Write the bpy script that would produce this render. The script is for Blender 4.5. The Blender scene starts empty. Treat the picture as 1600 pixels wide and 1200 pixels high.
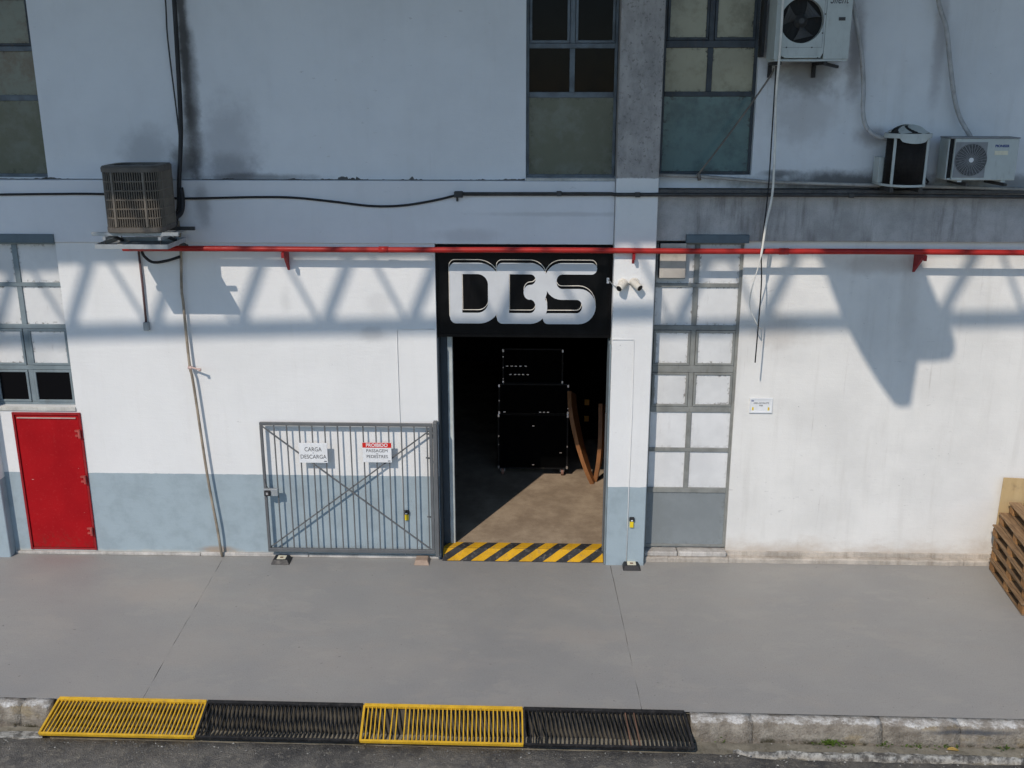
import bpy, bmesh, math, random
from mathutils import Vector, Matrix
R = math.radians
random.seed(7)
SC = bpy.context.scene
COL = SC.collection

# ------------------------------------------------------------------ camera, sky, sun, exposure
cam_d = bpy.data.cameras.new('camera'); cam = bpy.data.objects.new('camera', cam_d); COL.objects.link(cam)
cam_d.sensor_width = 36.0; cam_d.lens = 35.67; cam_d.clip_end = 2000
cam.location = (0.0, -12.0, 5.875); cam.rotation_euler = (R(90 - 16.295), 0, R(1.664))
SC.camera = cam
SUN_TRAVEL = Vector((0.46, 1.0, -0.97))
W = bpy.data.worlds.new('World'); SC.world = W; W.use_nodes = True
wn = W.node_tree; bg = wn.nodes['Background']
sky = wn.nodes.new('ShaderNodeTexSky'); sky.sky_type = 'NISHITA'; sky.sun_disc = False
sky.sun_elevation = math.atan2(0.97, math.hypot(0.46, 1.0)); sky.sun_rotation = R(204.7)
sky.air_density = 1.0; sky.dust_density = 0.1; sky.ozone_density = 3.0
wn.links.new(sky.outputs[0], bg.inputs[0]); bg.inputs[1].default_value = 0.15
sun_d = bpy.data.lights.new('sun', 'SUN'); sun = bpy.data.objects.new('sun', sun_d); COL.objects.link(sun)
sun_d.energy = 3.0; sun_d.angle = R(0.53); sun_d.color = (1.0, 0.905, 0.80)
sun.rotation_euler = SUN_TRAVEL.to_track_quat('-Z', 'Y').to_euler(); sun.location = (-9, -20, 22)
SC.view_settings.view_transform = 'Standard'; SC.view_settings.look = 'None'
SC.view_settings.exposure = -0.13; SC.view_settings.gamma = 1.0; SC.view_settings.use_curve_mapping = False
SC.cycles.max_bounces = 5; SC.cycles.diffuse_bounces = 3; SC.cycles.glossy_bounces = 2; SC.cycles.transmission_bounces = 0; SC.cycles.transparent_max_bounces = 2
SC.cycles.caustics_reflective = False; SC.cycles.caustics_refractive = False; SC.cycles.use_adaptive_sampling = True; SC.cycles.adaptive_threshold = 0.02

# ------------------------------------------------------------------ material helpers
class NT:
    def __init__(s, name, rough=0.7, metal=0.0, spec=0.5):
        s.m = bpy.data.materials.new(name); s.m.use_nodes = True; s.t = s.m.node_tree
        s.b = s.t.nodes['Principled BSDF']
        s.b.inputs['Roughness'].default_value = rough; s.b.inputs['Metallic'].default_value = metal
        s.b.inputs['Specular IOR Level'].default_value = spec
    def n(s, typ, **kw):
        o = s.t.nodes.new(typ)
        for k, v in kw.items(): setattr(o, k, v)
        return o
    def put(s, sock, v):
        if isinstance(v, bpy.types.NodeSocket): s.t.links.new(v, sock)
        elif isinstance(v, (tuple, list)) and sock.type == 'RGBA': sock.default_value = (v[0], v[1], v[2], 1)
        else: sock.default_value = v
    def pos(s): return s.n('ShaderNodeNewGeometry').outputs['Position']
    def obj(s): return s.n('ShaderNodeTexCoord').outputs['Object']
    def gen(s): return s.n('ShaderNodeTexCoord').outputs['Generated']
    def rand(s): return s.n('ShaderNodeObjectInfo').outputs['Random']
    def mul(s, v, k):
        o = s.n('ShaderNodeVectorMath', operation='MULTIPLY'); s.put(o.inputs[0], v); o.inputs[1].default_value = k; return o.outputs[0]
    def xyz(s, v):
        o = s.n('ShaderNodeSeparateXYZ'); s.put(o.inputs[0], v); return o.outputs
    def math(s, op, a, b=0.0, clamp=False):
        o = s.n('ShaderNodeMath', operation=op, use_clamp=clamp); s.put(o.inputs[0], a); s.put(o.inputs[1], b); return o.outputs[0]
    def noise(s, v, scale, detail=4, rough=0.55):
        o = s.n('ShaderNodeTexNoise'); s.put(o.inputs['Vector'], v); o.inputs['Scale'].default_value = scale
        o.inputs['Detail'].default_value = min(detail, max(1.0, math.log2(260.0 / scale))); o.inputs['Roughness'].default_value = rough; return o.outputs[0]
    def ramp(s, v, lo, hi, a=0.0, b=1.0):
        o = s.n('ShaderNodeMapRange', interpolation_type='SMOOTHSTEP'); s.put(o.inputs['Value'], v)
        o.inputs['From Min'].default_value = lo; o.inputs['From Max'].default_value = hi
        o.inputs['To Min'].default_value = a; o.inputs['To Max'].default_value = b; return o.outputs[0]
    def mix(s, f, a, b):
        o = s.n('ShaderNodeMix', data_type='RGBA'); s.put(o.inputs[0], f); s.put(o.inputs[6], a); s.put(o.inputs[7], b); return o.outputs[2]
    def blob(s, p, c, r, wob=0.0, scale=3.0):
        sub = s.n('ShaderNodeVectorMath', operation='SUBTRACT'); s.put(sub.inputs[0], p); sub.inputs[1].default_value = c
        v = s.mul(sub.outputs[0], tuple(1.0 / q if q else 0.0 for q in r))
        l = s.n('ShaderNodeVectorMath', operation='LENGTH'); s.put(l.inputs[0], v); d = l.outputs['Value']
        if wob: d = s.math('ADD', d, s.math('MULTIPLY', s.math('SUBTRACT', s.noise(p, scale, 5, 0.65), 0.5), wob))
        return s.ramp(d, 0.25, 1.0, 1.0, 0.0)
    def bump(s, h, strength=0.3, dist=0.01):
        o = s.n('ShaderNodeBump'); s.put(o.inputs['Height'], h); o.inputs['Strength'].default_value = strength
        o.inputs['Distance'].default_value = dist; s.t.links.new(o.outputs[0], s.b.inputs['Normal'])
    def col(s, c): s.put(s.b.inputs['Base Color'], c); return s.m
    def roughness(s, v): s.put(s.b.inputs['Roughness'], v)

MATS = {}
def paint(name, c, rough=0.5, metal=0.0, var=0.12, dirt=0.25, dirt_col=(0.12, 0.10, 0.08), scale=6.0, spec=0.4, bump=0.0):
    """Painted or bare metal / plastic: small tone variation, grime in patches."""
    k = NT(name, rough, metal, spec); p = k.pos()
    n1 = k.noise(p, scale, 5); n2 = k.noise(k.mul(p, (1, 1, 0.35)), scale * 3.1, 6, 0.65)
    a = k.mix(k.ramp(n1, 0.3, 0.7), tuple(x * (1 - var) for x in c), tuple(min(1, x * (1 + var)) for x in c))
    a = k.mix(k.math('MULTIPLY', k.ramp(n2, 0.52, 0.78), dirt), a, dirt_col)
    k.roughness(k.ramp(n2, 0.3, 0.8, max(0.02, rough - 0.08), min(1, rough + 0.15)))
    if bump: k.bump(n2, bump, 0.004)
    MATS[name] = k.col(a); return MATS[name]

def wall_mat(name, base=(0.80, 0.80, 0.79), dado=None, dado_col=(0.355, 0.43, 0.47), foot=None, blobs=(), streak=0.10, grime=0.10, specks=0.5, low_stain=None, top_grey=None):
    k = NT(name, 0.78, 0, 0.25); p = k.pos(); q = k.xyz(p)
    n_big = k.noise(p, 0.9, 5, 0.6); n_mid = k.noise(p, 4.0, 6, 0.65); n_fine = k.noise(p, 60, 4, 0.6)
    n_st = k.noise(k.mul(p, (5.0, 5.0, 0.45)), 1.6, 6, 0.6); n_roll = k.noise(k.mul(p, (1.0, 1.0, 5.0)), 5.0, 3)
    a = k.mix(k.ramp(n_big, 0.35, 0.7), base, tuple(x * (1 - grime) for x in base))
    a = k.mix(k.math('MULTIPLY', k.ramp(n_st, 0.5, 0.78), streak), a, (0.44, 0.41, 0.36))
    a = k.mix(k.math('MULTIPLY', k.ramp(n_mid, 0.55, 0.8), grime), a, (0.5, 0.5, 0.5))
    zz = q['Z']; wob = k.math('MULTIPLY', k.math('SUBTRACT', k.noise(k.mul(p, (1, 1, 0)), 7, 4), 0.5), 0.025)
    zw = k.math('ADD', zz, wob)
    if dado is not None:
        dd = k.mix(k.ramp(n_mid, 0.4, 0.7), dado_col, tuple(x * 0.86 for x in dado_col))
        chips = k.math('MULTIPLY', k.ramp(k.noise(p, 14, 6, 0.7), 0.74, 0.76), 0.8)
        dd = k.mix(chips, dd, (0.66, 0.67, 0.66))
        a = k.mix(k.ramp(zw, dado - 0.003, dado + 0.003, 1, 0), a, dd)
    if foot is not None:
        zf = k.math('ADD', zz, k.math('MULTIPLY', k.math('SUBTRACT', k.noise(p, 5, 6, 0.7), 0.5), 0.09))
        a = k.mix(k.ramp(zf, foot - 0.03, foot + 0.03, 0.85, 0), a, (0.52, 0.50, 0.44))
    if low_stain is not None:
        zf = k.math('ADD', zz, k.math('MULTIPLY', k.math('SUBTRACT', k.noise(k.mul(p, (1, 1, 1.6)), 2.2, 6, 0.7), 0.5), 0.55))
        a = k.mix(k.ramp(zf, low_stain - 0.22, low_stain + 0.12, 0.75, 0), a, (0.50, 0.42, 0.34))
    if top_grey is not None:
        zf = k.math('ADD', zz, k.math('MULTIPLY', k.math('SUBTRACT', k.noise(p, 9, 5, 0.7), 0.5), 0.06))
        gc = k.mix(k.ramp(k.noise(k.mul(p, (1, 1, 0.5)), 5, 8, 0.7), 0.3, 0.72), (0.27, 0.26, 0.25), (0.43, 0.41, 0.395))
        gc = k.mix(k.ramp(k.noise(p, 26, 6, 0.7), 0.55, 0.7), gc, (0.20, 0.19, 0.18))
        a = k.mix(k.ramp(zf, top_grey - 0.008, top_grey + 0.008), a, gc)
    for (c, r, col, amt) in blobs:
        a = k.mix(k.math('MULTIPLY', k.blob(p, c, r, 1.1, 4.0), amt), a, col)
    sp = k.math('MULTIPLY', k.ramp(k.noise(p, 33, 3, 0.6), 0.725, 0.75), k.ramp(n_big, 0.42, 0.6))
    a = k.mix(k.math('MULTIPLY', sp, specks), a, (0.12, 0.11, 0.10))
    scf = k.math('MULTIPLY', k.ramp(k.noise(k.mul(p, (2.2, 2.2, 7.0)), 3.2, 4, 0.65), 0.67, 0.70), k.ramp(k.noise(p, 0.7, 3), 0.46, 0.6))
    a = k.mix(k.math('MULTIPLY', scf, 0.30), a, (0.36, 0.35, 0.34))
    drip = k.math('MULTIPLY', k.ramp(k.noise(k.mul(p, (9.0, 9.0, 0.35)), 2.6, 4, 0.6), 0.64, 0.74), k.ramp(n_big, 0.4, 0.65))
    a = k.mix(k.math('MULTIPLY', drip, streak * 1.6), a, (0.34, 0.30, 0.26))
    h = k.math('ADD', k.math('MULTIPLY', n_fine, 0.35), k.math('ADD', k.math('MULTIPLY', n_mid, 0.8), k.math('MULTIPLY', n_roll, 0.5)))
    k.bump(h, 0.35, 0.012)
    MATS[name] = k.col(a); return MATS[name]

SOOT = (0.075, 0.07, 0.065)
wall_mat('wall_left', dado=1.135, foot=0.055, streak=0.07, grime=0.06,
         blobs=[((-2.05, 0, 2.98), (0.26, 9, 0.14), (0.42, 0.42, 0.42), 0.45), ((-3.1, 0, 3.4), (0.10, 9, 0.22), (0.5, 0.5, 0.5), 0.3),
                ((-1.95, 0, 3.35), (0.22, 9, 0.22), (0.5, 0.5, 0.5), 0.25), ((-4.2, 0, 0.08), (0.35, 9, 0.07), (0.35, 0.22, 0.12), 0.6)])
wall_mat('wall_right', base=(0.80, 0.785, 0.75), streak=0.18, grime=0.12, low_stain=0.24,
         blobs=[((2.9, 0, 3.05), (0.55, 9, 0.3), (0.5, 0.46, 0.42), 0.5), ((4.4, 0, 3.4), (0.16, 9, 0.9), (0.5, 0.47, 0.43), 0.3), ((4.1, 0, 3.85), (0.8, 9, 0.16), (0.42, 0.38, 0.35), 0.45)])
wall_mat('wall_upper', base=(0.76, 0.78, 0.80), streak=0.05, grime=0.08,
         blobs=[((-4.08, 0, 6.5), (0.09, 9, 1.9), SOOT, 0.85), ((-4.04, 0, 5.9), (0.13, 9, 1.2), SOOT, 0.6), ((-4.07, 0, 5.2), (0.16, 9, 0.8), SOOT, 0.55), ((-3.65, 0, 5.25), (0.5, 9, 0.7), (0.28, 0.28, 0.3), 0.4), ((-3.7, 0, 4.95), (0.5, 9, 0.25), (0.2, 0.2, 0.21), 0.5),
                ((-4.6, 0, 5.15), (0.45, 9, 0.4), (0.3, 0.3, 0.31), 0.45), ((-4.2, 0, 5.0), (0.22, 9, 0.3), SOOT, 0.7), ((-3.3, 0, 4.86), (0.9, 9, 0.07), SOOT, 0.6)])
wall_mat('wall_upper_right', base=(0.76, 0.78, 0.80), streak=0.12, grime=0.12,
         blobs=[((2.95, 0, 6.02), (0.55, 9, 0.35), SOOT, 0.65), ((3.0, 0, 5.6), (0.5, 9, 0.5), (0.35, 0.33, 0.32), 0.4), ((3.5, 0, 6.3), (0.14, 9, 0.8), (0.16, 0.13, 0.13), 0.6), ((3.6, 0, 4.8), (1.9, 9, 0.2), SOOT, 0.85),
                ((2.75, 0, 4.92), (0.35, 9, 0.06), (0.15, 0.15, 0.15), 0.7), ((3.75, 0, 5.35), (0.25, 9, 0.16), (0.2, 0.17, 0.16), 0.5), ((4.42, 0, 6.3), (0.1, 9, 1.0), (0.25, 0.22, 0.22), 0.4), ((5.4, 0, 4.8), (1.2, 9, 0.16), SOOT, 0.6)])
wall_mat('beam_paint', base=(0.76, 0.77, 0.79), streak=0.06, grime=0.07, specks=0.8,
         blobs=[((0.2, 0, 4.45), (1.2, 9, 0.04), (0.4, 0.4, 0.4), 0.35), ((-0.9, 0, 4.2), (0.5, 9, 0.12), (0.45, 0.45, 0.46), 0.4), ((-4.0, 0, 4.55), (0.14, 9, 0.35), (0.25, 0.25, 0.26), 0.5)])
wall_mat('pillar_paint', base=(0.80, 0.80, 0.79), dado=1.075, streak=0.08, grime=0.06, top_grey=4.875)

def concrete(name, c, dark, streak=0.6, scale=2.0, rough=0.85):
    k = NT(name, rough, 0, 0.25); p = k.pos()
    st = k.noise(k.mul(p, (4, 4, 0.5)), scale, 8, 0.68); nb = k.noise(p, 1.1 * scale, 7, 0.65); f = k.noise(p, 70, 5, 0.65)
    a = k.mix(k.ramp(nb, 0.32, 0.68), tuple(x * 0.75 for x in c), tuple(x * 1.15 for x in c))
    a = k.mix(k.math('MULTIPLY', k.ramp(st, 0.46, 0.72), streak), a, dark)
    a = k.mix(k.math('MULTIPLY', k.ramp(f, 0.5, 0.75), 0.3), a, dark)
    k.bump(k.math('ADD', k.math('MULTIPLY', f, 0.5), nb), 0.5, 0.015)
    MATS[name] = k.col(a); return MATS[name]
concrete('beam_concrete', (0.46, 0.45, 0.44), (0.13, 0.12, 0.11), 0.7, 1.6)
concrete('ledge_soot', (0.13, 0.125, 0.12), (0.03, 0.03, 0.03), 0.6, 2.2)
concrete('joint_fill', (0.17, 0.165, 0.155), (0.09, 0.085, 0.08), 0.4, 4.0)
concrete('skirting', (0.50, 0.45, 0.39), (0.20, 0.16, 0.12), 0.5, 3.0)
concrete('skirting_pale', (0.56, 0.53, 0.49), (0.22, 0.19, 0.16), 0.45, 4.0)
concrete('sill', (0.55, 0.54, 0.50), (0.3, 0.28, 0.25), 0.3, 3.0)
def lip_mat():
    k = NT('lip_concrete', 0.9, 0, 0.2); p = k.pos(); n = k.noise(p, 9, 7, 0.75)
    a = k.mix(k.ramp(n, 0.38, 0.62), (0.11, 0.105, 0.095), (0.44, 0.43, 0.39)); k.bump(n, 0.8, 0.02); MATS['lip_concrete'] = k.col(a)
lip_mat()
concrete('drain_shade', (0.085, 0.075, 0.058), (0.02, 0.018, 0.013), 0.7, 3.0)  # channel dirt, darkened further to paint in the shade below the grates
concrete('gutter', (0.27, 0.25, 0.20), (0.09, 0.085, 0.06), 0.6, 3.0)

def pavement_mat():
    k = NT('pavement', 0.62, 0, 0.35); p = k.pos()
    nb = k.noise(p, 0.55, 6, 0.6); nm = k.noise(k.mul(p, (0.6, 1.3, 1)), 2.6, 8, 0.7); f = k.noise(p, 90, 4, 0.7); sc = k.noise(k.mul(p, (1.0, 3.5, 1)), 9, 8, 0.75)
    a = k.mix(k.ramp(nb, 0.3, 0.7), (0.288, 0.285, 0.278), (0.340, 0.330, 0.310))
    a = k.mix(k.math('MULTIPLY', k.ramp(nm, 0.48, 0.75), 0.55), a, (0.365, 0.338, 0.305))
    a = k.mix(k.math('MULTIPLY', k.ramp(sc, 0.58, 0.74), 0.42), a, (0.19, 0.188, 0.182))
    a = k.mix(k.math('MULTIPLY', k.ramp(k.noise(p, 21, 6, 0.75), 0.64, 0.72), 0.5), a, (0.44, 0.42, 0.39))
    a = k.mix(k.math('MULTIPLY', k.ramp(f, 0.45, 0.75), 0.45), a, (0.16, 0.158, 0.152))
    for c, r, amt in (((-4.55, -1.0, 0), (0.9, 0.5, 9), 0.55), ((0.55, -1.9, 0), (0.9, 0.25, 9), 0.35), ((-3.9, -2.3, 0), (1.1, 0.5, 9), 0.25), ((-1.9, -2.5, 0), (1.6, 0.5, 9), 0.2)):
        a = k.mix(k.math('MULTIPLY', k.blob(p, c, r, 1.2, 3.0), amt), a, (0.38, 0.34, 0.30))
    pt = k.ramp(k.noise(k.mul(p, (0.8, 1.6, 1)), 1.15, 7, 0.72), 0.555, 0.575)
    a = k.mix(k.math('MULTIPLY', pt, 0.30), a, (0.365, 0.345, 0.315))
    scr = k.math('MULTIPLY', k.ramp(k.noise(k.mul(p, (1.0, 7.0, 1)), 4.5, 5, 0.7), 0.66, 0.69), k.ramp(k.noise(p, 0.8, 3), 0.45, 0.6))
    a = k.mix(k.math('MULTIPLY', scr, 0.6), a, (0.43, 0.415, 0.39))
    sp = k.ramp(k.noise(p, 19, 2, 0.5), 0.735, 0.75); a = k.mix(k.math('MULTIPLY', sp, 0.65), a, (0.10, 0.098, 0.095))
    a = k.mix(k.math('MULTIPLY', k.rand(), 0.16), a, (0.40, 0.375, 0.34))
    a = k.mix(k.math('MULTIPLY', k.ramp(k.noise(p, 38, 5, 0.8), 0.58, 0.72), 0.5), a, (0.20, 0.195, 0.185))
    k.roughness(k.ramp(nm, 0.3, 0.7, 0.5, 0.75))
    k.bump(k.math('ADD', k.math('MULTIPLY', f, 0.35), k.math('ADD', k.math('MULTIPLY', sc, 0.4), nm)), 0.22, 0.012)
    MATS['pavement'] = k.col(a)
pavement_mat()

def kerb_mat():
    k = NT('kerb', 0.85, 0, 0.25); p = k.pos(); q = k.xyz(p)
    n = k.noise(p, 5, 8, 0.7); f = k.noise(p, 55, 6, 0.7); b = k.noise(k.mul(p, (1, 1, 2)), 1.7, 6, 0.65)
    a = k.mix(k.ramp(n, 0.3, 0.7), (0.17, 0.145, 0.115), (0.40, 0.36, 0.30))
    a = k.mix(k.math('MULTIPLY', k.ramp(b, 0.55, 0.65), 0.6), a, (0.30, 0.235, 0.135))
    zt = k.math('ADD', q['Z'], k.math('MULTIPLY', k.math('SUBTRACT', k.noise(p, 7, 8, 0.8), 0.5), 0.10))
    a = k.mix(k.ramp(zt, -0.020, -0.006, 0, 0.92), a, k.mix(k.ramp(n, 0.4, 0.6), (0.34, 0.31, 0.27), (0.74, 0.73, 0.70)))
    a = k.mix(k.math('MULTIPLY', k.ramp(zt, -0.2, -0.13, 1, 0), k.ramp(n, 0.45, 0.6)), a, (0.05, 0.045, 0.025))
    a = k.mix(k.math('MULTIPLY', k.blob(p, (4.13, -3.43, -0.055), (0.62, 9, 0.04), 0.5, 6), 0.9), a, (0.075, 0.08, 0.09))
    a = k.mix(k.math('MULTIPLY', k.ramp(f, 0.5, 0.75), 0.4), a, (0.12, 0.105, 0.085))
    a = k.mix(k.math('MULTIPLY', k.ramp(k.noise(p, 24, 7, 0.8), 0.52, 0.66), 0.35), a, (0.15, 0.125, 0.10))
    k.bump(k.math('ADD', k.math('MULTIPLY', f, 0.5), k.math('ADD', n, k.noise(p, 24, 6, 0.8))), 0.9, 0.025)
    MATS['kerb'] = k.col(a)
kerb_mat()

def asphalt_mat():
    k = NT('asphalt', 0.9, 0, 0.3); p = k.pos()
    b = k.noise(p, 2.4, 7, 0.7); f = k.noise(p, 75, 3, 0.8); m = k.noise(p, 15, 7, 0.8)
    v = k.n('ShaderNodeTexVoronoi'); k.put(v.inputs['Vector'], p); v.inputs['Scale'].default_value = 130
    a = k.mix(k.ramp(b, 0.32, 0.68), (0.085, 0.083, 0.082), (0.25, 0.235, 0.205))
    a = k.mix(k.math('MULTIPLY', k.ramp(m, 0.5, 0.7), 0.85), a, (0.36, 0.33, 0.27))
    a = k.mix(k.math('MULTIPLY', k.ramp(f, 0.55, 0.75), 0.7), a, (0.34, 0.33, 0.30))
    a = k.mix(k.math('MULTIPLY', k.ramp(v.outputs['Distance'], 0.0, 0.35, 1, 0), k.ramp(m, 0.5, 0.65)), a, (0.22, 0.21, 0.19))
    k.bump(k.math('ADD', f, k.math('ADD', m, b)), 0.9, 0.02)
    MATS['asphalt'] = k.col(a)
asphalt_mat()

def floor_mat():
    k = NT('workshop_floor', 0.7, 0, 0.3); p = k.pos()
    n = k.noise(p, 2.2, 8, 0.7); f = k.noise(p, 60, 5, 0.7)
    a = k.mix(k.ramp(n, 0.32, 0.7), (0.28, 0.21, 0.145), (0.46, 0.36, 0.255))
    a = k.mix(k.math('MULTIPLY', k.ramp(f, 0.5, 0.75), 0.45), a, (0.15, 0.115, 0.08))
    k.bump(f, 0.3, 0.01); MATS['workshop_floor'] = k.col(a)
floor_mat()

def pane_mat(name, c, edge=(0.16, 0.14, 0.12), amt=0.85, rough=0.5, tint=None, wobble=0.12):
    """Painted or fogged glass: flakes and grime gather along the putty line."""
    k = NT(name, rough, 0, 0.4); p = k.pos(); g = k.xyz(k.gen())
    ex = k.math('SUBTRACT', 0.5, k.math('ABSOLUTE', k.math('SUBTRACT', g['X'], 0.5)))
    ez = k.math('SUBTRACT', 0.5, k.math('ABSOLUTE', k.math('SUBTRACT', g['Z'], 0.5)))
    e = k.math('MINIMUM', ex, ez); n = k.noise(p, 16, 8, 0.75); nb = k.noise(p, 2.3, 5, 0.6)
    e = k.math('ADD', e, k.math('MULTIPLY', k.math('SUBTRACT', k.noise(p, 3.5, 4), 0.35), wobble))
    a = k.mix(k.ramp(nb, 0.3, 0.7), c, tuple(x * 0.86 for x in c))
    if tint: a = k.mix(k.ramp(k.noise(p, 3.1, 6, 0.7), 0.42, 0.66, 0, 0.8), a, tint)
    flake = k.math('MULTIPLY', k.ramp(e, 0.02, 0.10, 1, 0), k.ramp(n, 0.5, 0.64))
    a = k.mix(k.math('MULTIPLY', flake, amt), a, edge)
    a = k.mix(k.math('MULTIPLY', k.ramp(k.noise(k.mul(p, (3, 3, .5)), 6, 6, .7), 0.58, 0.8), 0.25), a, edge)
    k.bump(n, 0.12, 0.004); MATS[name] = k.col(a)
pane_mat('pane_white', (0.74, 0.74, 0.73))
pane_mat('pane_white_clean', (0.77, 0.77, 0.765), amt=0.2, wobble=0.0)
pane_mat('pane_cream', (0.37, 0.35, 0.25), (0.035, 0.03, 0.022), 1.0, 0.3, (0.20, 0.185, 0.12), 0.28)
pane_mat('pane_fogged_green', (0.22, 0.235, 0.185), (0.05, 0.04, 0.03), 0.9, 0.35, (0.16, 0.12, 0.08), 0.2)
pane_mat('pane_teal', (0.10, 0.185, 0.19), (0.03, 0.04, 0.045), 0.8, 0.22, (0.045, 0.09, 0.10), 0.16)
pane_mat('pane_olive', (0.115, 0.13, 0.095), (0.04, 0.045, 0.035), 0.7, 0.25, (0.15, 0.17, 0.145), 0.12)
pane_mat('panel_grey', (0.25, 0.275, 0.285), (0.14, 0.14, 0.14), 0.4, 0.5, (0.21, 0.23, 0.235), 0.05)
def glass_dark():
    k = NT('glass_dark', 0.06, 0, 0.06); k.roughness(k.ramp(k.noise(k.pos(), 6, 6), 0.3, 0.7, 0.03, 0.14)); MATS['glass_dark'] = k.col((0.006, 0.006, 0.007))
glass_dark()

paint('frame_blue', (0.20, 0.245, 0.265), 0.5, 0, 0.12, 0.25)
paint('reveal_shade', (0.05, 0.065, 0.08), 0.6); paint('jamb_pale', (0.50, 0.54, 0.53), 0.55, 0, 0.12, 0.35); paint('frame_olive', (0.235, 0.24, 0.225), 0.55, 0, 0.15, 0.45)
paint('frame_dark', (0.045, 0.055, 0.065), 0.55, 0, 0.3, 0.5)
paint('frame_worn', (0.12, 0.145, 0.165), 0.55, 0, 0.25, 0.5)
paint('lintel_blue', (0.105, 0.145, 0.17), 0.5, 0, 0.08, 0.12)
paint('red_door', (0.38, 0.004, 0.008), 0.5, 0, 0.07, 0.10, (0.30, 0.06, 0.05), 9, spec=0.15)
paint('hinge_red', (0.42, 0.07, 0.06), 0.45, 0, 0.2, 0.3, (0.55, 0.4, 0.35)); paint('red_trim', (0.30, 0.010, 0.014), 0.5, 0, 0.1, 0.25)
paint('red_pipe', (0.38, 0.022, 0.018), 0.45, 0, 0.12, 0.25, (0.22, 0.05, 0.04), spec=0.3)
paint('pale_chip', (0.55, 0.40, 0.36), 0.6)
paint('gate_grey', (0.125, 0.13, 0.135), 0.5, 0, 0.1, 0.25)
paint('galvanised', (0.36, 0.385, 0.40), 0.45, 0.35, 0.12, 0.3)
paint('steel_dark', (0.055, 0.055, 0.055), 0.55, 0.3, 0.25, 0.3)
paint('black_rubber', (0.014, 0.014, 0.016), 0.55, 0, 0.2, 0.25, (0.06, 0.06, 0.06))
paint('sign_black', (0.004, 0.004, 0.0045), 0.4, 0, 0.2, 0.10, (0.03, 0.027, 0.024), spec=0.15)
paint('sign_silver', (0.60, 0.615, 0.63), 0.5, 0.0, 0.03, 0.06)
paint('sign_line', (0.85, 0.79, 0.69), 0.45)
paint('plate_white', (0.78, 0.79, 0.80), 0.35, 0, 0.03, 0.08)
paint('plate_red', (0.62, 0.02, 0.012), 0.4, 0, 0.04, 0.05)
paint('ink_dark', (0.06, 0.06, 0.065), 0.5); paint('ink_blue', (0.02, 0.05, 0.22), 0.5)
paint('ac_ivory', (0.50, 0.54, 0.52), 0.5, 0, 0.05, 0.22); paint('ac_grille', (0.26, 0.27, 0.28), 0.5, 0, 0.08, 0.25)
paint('ac_guard', (0.16, 0.14, 0.115), 0.55, 0.0, 0.12, 0.3); paint('ac_taupe', (0.11, 0.097, 0.083), 0.55, 0.0, 0.12, 0.3); paint('ac_coil', (0.012, 0.010, 0.009), 0.7, 0, 0.4, 0.3, (0.05, 0.04, 0.03))
paint('black_void', (0.006, 0.006, 0.006), 0.7)
paint('hose_white', (0.42, 0.42, 0.42), 0.6, 0, 0.2, 0.7); paint('tube_brown', (0.16, 0.14, 0.12), 0.6, 0, 0.2, 0.4); paint('pipe_pale', (0.38, 0.36, 0.33), 0.6, 0, 0.2, 0.5)
paint('pipe_rusty', (0.30, 0.25, 0.19), 0.65, 0, 0.3, 0.6, (0.10, 0.06, 0.035)); paint('pipe_maroon', (0.13, 0.07, 0.07), 0.6)
paint('conduit_white', (0.78, 0.78, 0.77), 0.6, 0, 0.04, 0.1); paint('cable_white', (0.78, 0.76, 0.70), 0.5); paint('plastic_cream', (0.72, 0.68, 0.60), 0.45)
paint('yellow_paint', (0.66, 0.39, 0.025), 0.55, 0, 0.14, 0.6, (0.30, 0.18, 0.07), 9); paint('black_paint', (0.022, 0.022, 0.023), 0.5, 0, 0.3, 0.5, (0.10, 0.085, 0.07), 9, spec=0.25)
paint('rust_paint', (0.16, 0.085, 0.055), 0.7, 0, 0.3, 0.5)
paint('floor_black', (0.035, 0.035, 0.037), 0.7, 0, 0.3, 0.9, (0.20, 0.18, 0.15), 7); paint('floor_yellow', (0.68, 0.37, 0.015), 0.65, 0, 0.14, 0.8, (0.30, 0.20, 0.10), 7)
paint('tag_amber', (0.45, 0.20, 0.015), 0.5); paint('tag_yellow', (0.75, 0.55, 0.02), 0.45); paint('tan_block', (0.34, 0.25, 0.19), 0.8, 0, 0.15, 0.4)
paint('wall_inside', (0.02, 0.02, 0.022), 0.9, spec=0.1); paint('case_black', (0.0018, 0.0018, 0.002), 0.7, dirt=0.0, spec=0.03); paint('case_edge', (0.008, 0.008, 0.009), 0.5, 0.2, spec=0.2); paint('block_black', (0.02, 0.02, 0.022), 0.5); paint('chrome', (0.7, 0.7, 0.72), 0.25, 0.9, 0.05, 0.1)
paint('caster_brown', (0.30, 0.16, 0.12), 0.6); paint('canopy_sheet', (0.10, 0.105, 0.11), 0.7); paint('truss_steel', (0.22, 0.23, 0.24), 0.5)
paint('shadow_caster', (0.10, 0.14, 0.20), 0.6); paint('board_inset', (0.46, 0.42, 0.37), 0.75, 0, 0.12, 0.5, (0.24, 0.2, 0.16), 4)
paint('plastic_wrap', (0.75, 0.77, 0.78), 0.2); paint('paper_cream', (0.72, 0.68, 0.52), 0.6)
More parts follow.
